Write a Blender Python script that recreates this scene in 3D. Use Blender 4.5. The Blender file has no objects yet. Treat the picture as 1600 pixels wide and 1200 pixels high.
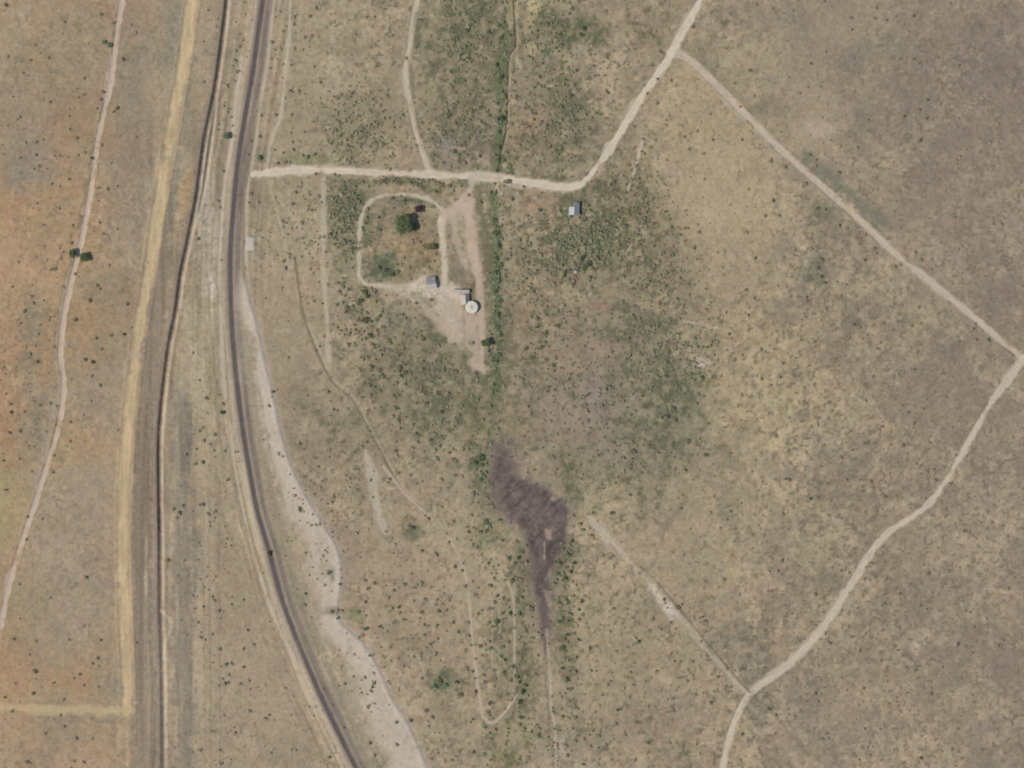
import bpy, bmesh, math, random
import numpy as np

# ------------------------------------------------------------------ camera, sky, sun, exposure
S = 0.4                                    # metres per photo pixel
CAM_H = 1400.0
scene = bpy.context.scene
COL = scene.collection
cam_data = bpy.data.cameras.new('camera')
cam = bpy.data.objects.new('camera', cam_data)
COL.objects.link(cam)
cam.location = (0, 0, CAM_H)
cam.rotation_euler = (0, 0, 0)
cam_data.sensor_width = 36.0
cam_data.lens = 36.0 * CAM_H / (1600 * S)
cam_data.clip_start = 10
cam_data.clip_end = 20000
scene.camera = cam

SUN_EL = math.radians(50)
SUN_AZ = math.radians(250)                 # compass bearing of the sun (west-south-west)
world = bpy.data.worlds.new('World')
scene.world = world
world.use_nodes = True
wn = world.node_tree.nodes
sky = wn.new('ShaderNodeTexSky')
sky.sky_type = 'NISHITA'
sky.sun_disc = False
sky.sun_elevation = SUN_EL
sky.sun_rotation = SUN_AZ
sky.altitude = 1000
sky.dust_density = 2.0
wn['Background'].inputs['Strength'].default_value = 0.11
world.node_tree.links.new(sky.outputs['Color'], wn['Background'].inputs['Color'])

sun_data = bpy.data.lights.new('sun', 'SUN')
sun_data.energy = 3.3
sun_data.angle = math.radians(0.53)
sun_data.color = (1.0, 0.95, 0.87)
sun = bpy.data.objects.new('sun', sun_data)
COL.objects.link(sun)
sun.location = (-600, -220, 760)
sd = (math.sin(SUN_AZ) * math.cos(SUN_EL), math.cos(SUN_AZ) * math.cos(SUN_EL), math.sin(SUN_EL))
from mathutils import Vector, Matrix
sun.rotation_euler = Vector(sd).to_track_quat('Z', 'Y').to_euler()

scene.view_settings.view_transform = 'Standard'
scene.view_settings.look = 'None'
scene.view_settings.gamma = 1
scene.view_settings.exposure = 0.0
scene.view_settings.use_curve_mapping = False
scene.render.engine = 'CYCLES'
scene.cycles.filter_width = 1.9
scene.cycles.max_bounces = 4

random.seed(7)
RNG = np.random.default_rng(7)

# ------------------------------------------------------------------ small helpers
LIGHT = np.array([1.04, 1.055, 1.05], np.float32)   # how brightly a flat white sheet would show


def lin(c):
    c = np.asarray(c, np.float32) / 255.0
    return np.where(c <= 0.04045, c / 12.92, ((c + 0.055) / 1.055) ** 2.4)


def alb(c):                                # photo colour of a flat lit surface -> base colour
    return lin(c) / LIGHT


def W(px, py, z=0.0):
    return Vector(((px - 800) * S, (600 - py) * S, z))


def tag(o, label=None, cat=None, group=None, kind=None):
    if label: o['label'] = label
    if cat: o['category'] = cat
    if group: o['group'] = group
    if kind: o['kind'] = kind
    return o


def empty(name, loc, rz=0.0):
    o = bpy.data.objects.new(name, None)
    COL.objects.link(o)
    o.location = loc
    o.rotation_euler = (0, 0, rz)
    o.empty_display_size = 0.5
    return o


def mesh_obj(name, verts, faces, mat, parent=None, smooth=False):
    me = bpy.data.meshes.new(name)
    me.from_pydata(verts, [], faces)
    me.update()
    if smooth:
        me.polygons.foreach_set('use_smooth', [True] * len(me.polygons))
    if mat: me.materials.append(mat)
    o = bpy.data.objects.new(name, me)
    COL.objects.link(o)
    if parent: o.parent = parent
    return o


class MB:
    """collects boxes and prisms into one mesh"""
    def __init__(s): s.v, s.f = [], []
    def box(s, x0, x1, y0, y1, z0, z1):
        b = len(s.v)
        s.v += [(x0, y0, z0), (x1, y0, z0), (x1, y1, z0), (x0, y1, z0), (x0, y0, z1), (x1, y0, z1), (x1, y1, z1), (x0, y1, z1)]
        s.f += [tuple(b + i for i in q) for q in ((3, 2, 1, 0), (4, 5, 6, 7), (0, 1, 5, 4), (1, 2, 6, 5), (2, 3, 7, 6), (3, 0, 4, 7))]
        return s
    def slab(s, quad, t):                  # quad of 4 points, thickened downwards by t
        b = len(s.v)
        s.v += [tuple(p) for p in quad] + [(p[0], p[1], p[2] - t) for p in quad]
        s.f += [tuple(b + i for i in q) for q in ((0, 1, 2, 3), (7, 6, 5, 4), (0, 4, 5, 1), (1, 5, 6, 2), (2, 6, 7, 3), (3, 7, 4, 0))]
        return s
    def poly(s, pts):
        b = len(s.v); s.v += [tuple(p) for p in pts]; s.f.append(tuple(range(b, b + len(pts)))); return s
    def tube(s, a, b_, r0, r1, n=8, cap=True):
        a, b_ = Vector(a), Vector(b_)
        d = (b_ - a).normalized()
        u = d.orthogonal().normalized(); w = d.cross(u)
        k = len(s.v)
        for p, r in ((a, r0), (b_, r1)):
            for i in range(n):
                t = 2 * math.pi * i / n
                s.v.append(tuple(p + (u * math.cos(t) + w * math.sin(t)) * r))
        for i in range(n):
            j = (i + 1) % n
            s.f.append((k + i, k + j, k + n + j, k + n + i))
        if cap:
            s.f.append(tuple(k + n + i for i in range(n))); s.f.append(tuple(k + n - 1 - i for i in range(n)))
        return s
    def build(s, name, mat, parent=None, smooth=False): return mesh_obj(name, s.v, s.f, mat, parent, smooth)


# ------------------------------------------------------------------ materials
def new_mat(name):
    m = bpy.data.materials.new(name)
    m.use_nodes = True
    nt = m.node_tree
    b = nt.nodes['Principled BSDF']
    return m, nt, b


def flat_mat(name, rgb, rough=0.9, var=0.12, scale=1.5, spec=0.2, bump=0.0, metal=0.0):
    m, nt, b = new_mat(name)
    N, L = nt.nodes, nt.links
    tc = N.new('ShaderNodeTexCoord')
    nz = N.new('ShaderNodeTexNoise'); nz.inputs['Scale'].default_value = scale; nz.inputs['Detail'].default_value = 5
    mr = N.new('ShaderNodeMapRange'); mr.inputs['From Min'].default_value = 0.3; mr.inputs['From Max'].default_value = 0.7
    mr.inputs['To Min'].default_value = 1 - var; mr.inputs['To Max'].default_value = 1 + var
    mx = N.new('ShaderNodeVectorMath'); mx.operation = 'SCALE'
    mx.inputs[0].default_value = tuple(float(v) for v in rgb)
    L.new(tc.outputs['Object'], nz.inputs['Vector']); L.new(nz.outputs['Fac'], mr.inputs['Value'])
    L.new(mr.outputs['Result'], mx.inputs['Scale']); L.new(mx.outputs['Vector'], b.inputs['Base Color'])
    b.inputs['Roughness'].default_value = rough
    b.inputs['Specular IOR Level'].default_value = spec
    b.inputs['Metallic'].default_value = metal
    if bump:
        bp = N.new('ShaderNodeBump'); bp.inputs['Strength'].default_value = bump; bp.inputs['Distance'].default_value = 0.05
        L.new(nz.outputs['Fac'], bp.inputs['Height']); L.new(bp.outputs['Normal'], b.inputs['Normal'])
    return m


def soil_mat(name, grain=0.14, gscale=0.55, bump=0.35, stretch=(1, 1, 1)):
    """colour of the soil type and plant cover comes with the mesh, grain and relief from noise"""
    m, nt, b = new_mat(name)
    N, L = nt.nodes, nt.links
    at = N.new('ShaderNodeAttribute'); at.attribute_name = 'soil'
    tc = N.new('ShaderNodeTexCoord')
    mp = N.new('ShaderNodeMapping'); mp.inputs['Scale'].default_value = stretch
    L.new(tc.outputs['Object'], mp.inputs['Vector'])
    nz = N.new('ShaderNodeTexNoise'); nz.inputs['Scale'].default_value = gscale; nz.inputs['Detail'].default_value = 6; nz.inputs['Roughness'].default_value = 0.65
    n2 = N.new('ShaderNodeTexNoise'); n2.inputs['Scale'].default_value = gscale * 0.31; n2.inputs['Detail'].default_value = 4
    L.new(mp.outputs['Vector'], nz.inputs['Vector']); L.new(mp.outputs['Vector'], n2.inputs['Vector'])
    mr = N.new('ShaderNodeMapRange'); mr.inputs['From Min'].default_value = 0.28; mr.inputs['From Max'].default_value = 0.72
    mr.inputs['To Min'].default_value = 1 - grain; mr.inputs['To Max'].default_value = 1 + grain
    L.new(nz.outputs['Fac'], mr.inputs['Value'])
    # a slight drift of hue: warm and grey-green grains
    hue = N.new('ShaderNodeMix'); hue.data_type = 'RGBA'
    hue.inputs['A'].default_value = (1.03, 0.995, 0.965, 1); hue.inputs['B'].default_value = (0.975, 1.005, 1.03, 1)
    mr2 = N.new('ShaderNodeMapRange'); mr2.inputs['From Min'].default_value = 0.35; mr2.inputs['From Max'].default_value = 0.65
    L.new(n2.outputs['Fac'], mr2.inputs['Value']); L.new(mr2.outputs['Result'], hue.inputs['Factor'])
    m1 = N.new('ShaderNodeVectorMath'); m1.operation = 'MULTIPLY'
    L.new(at.outputs['Color'], m1.inputs[0]); L.new(hue.outputs['Result'], m1.inputs[1])
    m2 = N.new('ShaderNodeVectorMath'); m2.operation = 'SCALE'
    L.new(m1.outputs['Vector'], m2.inputs[0]); L.new(mr.outputs['Result'], m2.inputs['Scale'])
    L.new(m2.outputs['Vector'], b.inputs['Base Color'])
    b.inputs['Roughness'].default_value = 1.0
    b.inputs['Specular IOR Level'].default_value = 0.05
    bp = N.new('ShaderNodeBump'); bp.inputs['Strength'].default_value = bump; bp.inputs['Distance'].default_value = 0.35
    L.new(nz.outputs['Fac'], bp.inputs['Height']); L.new(bp.outputs['Normal'], b.inputs['Normal'])
    return m


def leaf_mat(name, rgb, var=0.3):
    m, nt, b = new_mat(name)
    N, L = nt.nodes, nt.links
    oi = N.new('ShaderNodeObjectInfo')
    geo = N.new('ShaderNodeNewGeometry')
    mr = N.new('ShaderNodeMapRange'); mr.inputs['To Min'].default_value = 1 - var; mr.inputs['To Max'].default_value = 1 + var
    L.new(geo.outputs['Random Per Island'], mr.inputs['Value'])
    mr2 = N.new('ShaderNodeMapRange'); mr2.inputs['To Min'].default_value = 0.8; mr2.inputs['To Max'].default_value = 1.22
    L.new(oi.outputs['Random'], mr2.inputs['Value'])
    mu = N.new('ShaderNodeMath'); mu.operation = 'MULTIPLY'
    L.new(mr.outputs['Result'], mu.inputs[0]); L.new(mr2.outputs['Result'], mu.inputs[1])
    mx = N.new('ShaderNodeVectorMath'); mx.operation = 'SCALE'; mx.inputs[0].default_value = rgb
    L.new(mu.outputs['Value'], mx.inputs['Scale']); L.new(mx.outputs['Vector'], b.inputs['Base Color'])
    b.inputs['Roughness'].default_value = 0.75
    b.inputs['Specular IOR Level'].default_value = 0.2
    return m


M = {
    'soil': soil_mat('dry_soil'),
    'road': soil_mat('dusty_road', grain=0.07, gscale=0.9, bump=0.2),
    'cream': soil_mat('sandy_road', grain=0.06, gscale=0.5, bump=0.15),
    'ballast': soil_mat('stone_ballast', grain=0.12, gscale=1.2, bump=0.5),
    'mud': soil_mat('dark_mud', grain=0.2, gscale=0.45, bump=0.4),
    'steel': flat_mat('rail_steel', (0.16, 0.13, 0.12), 0.5, 0.15, 2, 0.4, 0, 0.6),
    'sleeper': flat_mat('old_sleeper', (0.12, 0.105, 0.1), 0.9, 0.3, 0.7),
    'white_roof': flat_mat('white_painted_iron', (0.38, 0.375, 0.345), 0.55, 0.22, 0.6, 0.3),
    'shaded_white_roof': flat_mat('white_iron_sky_shade', (0.27, 0.285, 0.28), 0.5, 0.1, 0.8, 0.4),  # right slope of the white house roof, shade and sky tint put in the colour
    'shaded_pale_roof': flat_mat('pale_iron_shaded', (0.27, 0.245, 0.23), 0.6, 0.22, 0.6, 0.3),  # pale roof slopes turned from the sun, their shade put into the colour
    'pale_roof': flat_mat('pale_iron', (0.41, 0.375, 0.33), 0.7, 0.22, 0.6, 0.2),
    'cream_roof': flat_mat('cream_concrete', (0.62, 0.58, 0.48), 0.85, 0.1, 0.7, 0.15),
    'wall': flat_mat('plaster_wall', (0.5, 0.46, 0.39), 0.9, 0.08, 1.2),
    'concrete': flat_mat('concrete', (0.42, 0.38, 0.33), 0.9, 0.1, 1.0, 0.1, 0.2),
    'dark': flat_mat('dark_wood', (0.06, 0.045, 0.035), 0.8, 0.2, 2),
    'glass': flat_mat('window_glass', (0.05, 0.06, 0.07), 0.15, 0.05, 1, 0.5),
    'rust': flat_mat('rusty_brown_paint', (0.075, 0.03, 0.022), 0.7, 0.25, 1.5),
    'bark': flat_mat('bark', (0.09, 0.07, 0.055), 0.95, 0.25, 3),
    'water': flat_mat('trough_water', (0.05, 0.05, 0.045), 0.1, 0.05, 1, 0.5),
    'dark_green': leaf_mat('dark_green_leaves', (0.118, 0.148, 0.068)),
    'green': leaf_mat('green_leaves', (0.155, 0.21, 0.115)),
    'olive': leaf_mat('olive_leaves', (0.225, 0.21, 0.112)),
    'lime': leaf_mat('yellow_green_leaves', (0.23, 0.25, 0.11)),
    'brown': leaf_mat('brown_twigs', (0.245, 0.192, 0.135)),
    'purple': leaf_mat('purple_brown_leaves', (0.10, 0.068, 0.066)),
    'olive_green': leaf_mat('olive_green_leaves', (0.13, 0.16, 0.07)),
    'tuft_green': leaf_mat('small_green_leaves', (0.20, 0.225, 0.125)),
    'tuft_olive': leaf_mat('small_olive_leaves', (0.29, 0.268, 0.165)),
    'tuft_brown': leaf_mat('small_dry_twigs', (0.30, 0.24, 0.175)),
    'grey_green': leaf_mat('grey_green_leaves', (0.185, 0.185, 0.12)),
}

# ------------------------------------------------------------------ noise and grid
TAB = RNG.random((8, 256, 256)).astype(np.float32) * 2 - 1


def vnoise(x, y, sx, sy, seed):
    u, v = x / sx + seed * 17.31, y / sy + seed * 9.77
    i, j = np.floor(u).astype(np.int32), np.floor(v).astype(np.int32)
    f, g = (u - i).astype(np.float32), (v - j).astype(np.float32)
    f = f * f * (3 - 2 * f); g = g * g * (3 - 2 * g)
    t = TAB[seed % 8]
    i0, i1, j0, j1 = i & 255, (i + 1) & 255, j & 255, (j + 1) & 255
    a = t[j0, i0]; b = t[j0, i1]; c = t[j1, i0]; d = t[j1, i1]
    return a + (b - a) * f + (c - a) * g + (a - b - c + d) * f * g


def fbm(x, y, s, seed, octaves=4, sy=None, gain=0.55):
    sy = sy or s
    out, amp, tot = 0, 1.0, 0.0
    for k in range(octaves):
        c, sn = math.cos(0.6 * k), math.sin(0.6 * k)
        xx, yy = (x, y) if (k == 0 or sy != s) else (x * c - y * sn, x * sn + y * c)
        out = out + amp * vnoise(xx, yy, s / 2 ** k, sy / 2 ** k, seed + k)
        tot += amp; amp *= gain
    return out / tot * 1.5


def sstep(a, b, x):
    t = np.clip((x - a) / (b - a), 0, 1)
    return t * t * (3 - 2 * t)


STEP = 1.5
ring = np.cumsum(4.0 * 1.19 ** np.arange(36))
gx = np.concatenate([-24 - ring[::-1], np.arange(-24, 1624.1, STEP), 1624 + ring]).astype(np.float32)
gy = np.concatenate([-24 - ring[::-1], np.arange(-24, 1224.1, STEP), 1224 + ring]).astype(np.float32)
NX, NY = len(gx), len(gy)
X, Y = np.meshgrid(gx, gy)
wx = X + 14 * fbm(X, Y, 60, 1, 4)
wy = Y + 14 * fbm(X, Y, 60, 2, 4)
n_fine = fbm(X, Y, 9, 3, 3)
n_mid = fbm(X, Y, 34, 4, 4)
n_big = fbm(X, Y, 170, 5, 4)
n_tiny = vnoise(X, Y, 3.4, 3.4, 6)

C = np.empty((NY, NX, 3), np.float32)
C[:] = (160, 144, 118)
H = (0.5 * n_big + 0.10 * n_fine + 0.07 * n_tiny).astype(np.float32)
CLS = np.zeros((NY, NX), np.int16)          # which sheet a point belongs to


def mixc(mask, col):
    global C
    C += mask[..., None] * (np.asarray(col, np.float32) - C)


def blob(cx, cy, rx, ry, col, k=0.6, rot=0, rag=0.35, soft=0.55):
    m = 2.0 * max(rx, ry) + 30
    i0, i1 = np.searchsorted(gx, (cx - m, cx + m)); j0, j1 = np.searchsorted(gy, (cy - m, cy + m))
    sl = (slice(j0, j1), slice(i0, i1))
    c, s = math.cos(math.radians(rot)), math.sin(math.radians(rot))
    dx, dy = wx[sl] - cx, wy[sl] - cy
    d = np.sqrt(((dx * c + dy * s) / rx) ** 2 + ((-dx * s + dy * c) / ry) ** 2)
    d = d + rag * n_mid[sl] + 0.5 * rag * n_fine[sl]
    w = (1 - sstep(1 - soft, 1 + soft, d)) * k
    C[sl] += w[..., None] * (np.asarray(col, np.float32) - C[sl])


def smooth_line(pts, sub=6):
    p = [np.array(q, float) for q in pts]
    p = [2 * p[0] - p[1]] + p + [2 * p[-1] - p[-2]]
    out = []
    for i in range(1, len(p) - 2):
        for t in np.arange(sub) / sub:
            a, b, c, d = p[i - 1], p[i], p[i + 1], p[i + 2]
            out.append(0.5 * (2 * b + (c - a) * t + (2 * a - 5 * b + 4 * c - d) * t * t + (3 * b - a - 3 * c + d) * t ** 3))
    out.append(p[-2])
    return np.array(out)


def dist_line(pts, reach, sub=6, jitter=0.0, seed=0):
    """signed distance (positive to the right of travel on the picture) and run length, on the grid near a line"""
    L = smooth_line(pts, sub) if sub > 1 else np.array(pts, float)
    D = np.full((NY, NX), 1e6, np.float32); SG = np.zeros((NY, NX), np.float32); U = np.zeros((NY, NX), np.float32)
    run = 0.0
    for a, b in zip(L[:-1], L[1:]):
        ln = math.hypot(*(b - a))
        if ln < 1e-6: continue
        i0, i1 = np.searchsorted(gx, (min(a[0], b[0]) - reach, max(a[0], b[0]) + reach))
        j0, j1 = np.searchsorted(gy, (min(a[1], b[1]) - reach, max(a[1], b[1]) + reach))
        if i1 > i0 and j1 > j0:
            sl = (slice(j0, j1), slice(i0, i1))
            tx, ty = (b - a) / ln
            qx, qy = X[sl] - a[0], Y[sl] - a[1]
            t = np.clip(qx * tx + qy * ty, 0, ln)
            ex, ey = qx - t * tx, qy - t * ty
            d = np.sqrt(ex * ex + ey * ey)
            up = d < D[sl]
            D[sl] = np.where(up, d, D[sl])
            SG[sl] = np.where(up, np.where(tx * qy - ty * qx >= 0, 1, -1), SG[sl])
            U[sl] = np.where(up, run + t, U[sl])
        run += ln
    return D, SG, U


def stroke(pts, w, col, k=0.9, soft=2.5, rag=2.0, cls=0, breakup=0.0, dig=0.0, berm=0.0, sub=6, ruts=0.0):
    """a strip of bare or differently covered soil; cls > 0 makes it a sheet of its own"""
    D, SG, U = dist_line(pts, w + 16, sub)
    near = D < w + 15
    dd = D + rag * n_mid * 1.3 + rag * 1.0 * n_fine + 0.35 * rag * n_tiny
    k = np.clip(k * (1 + 0.16 * n_mid + 0.10 * n_fine), 0, 1)
    m = (1 - sstep(w / 2 - soft, w / 2 + soft, dd)) * k
    if breakup: m = m * sstep(-0.5, 0.3, n_mid - breakup + 0.5 * n_fine)
    m = np.where(near, m, 0)
    c = np.asarray(col, np.float32)
    C[:] = C + m[..., None] * (c - C)
    if ruts:
        r = np.exp(-((D - w * 0.24) / 1.0) ** 2) * ruts
        r = np.where(near, r * (1 - sstep(w * .4, w * .6, D)), 0)
        C[:] = C * (1 + r[..., None])
    if dig or berm:
        t = np.where(near, 1 - sstep(w * 0.35, w * 0.62, D), 0)
        H[:] = H * (1 - 0.7 * t) - dig * t
        if berm: H[:] += berm * np.exp(-((D - w * 0.68) / 1.6) ** 2)
    if cls: CLS[(dd < w / 2) & near] = cls
    return D


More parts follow.
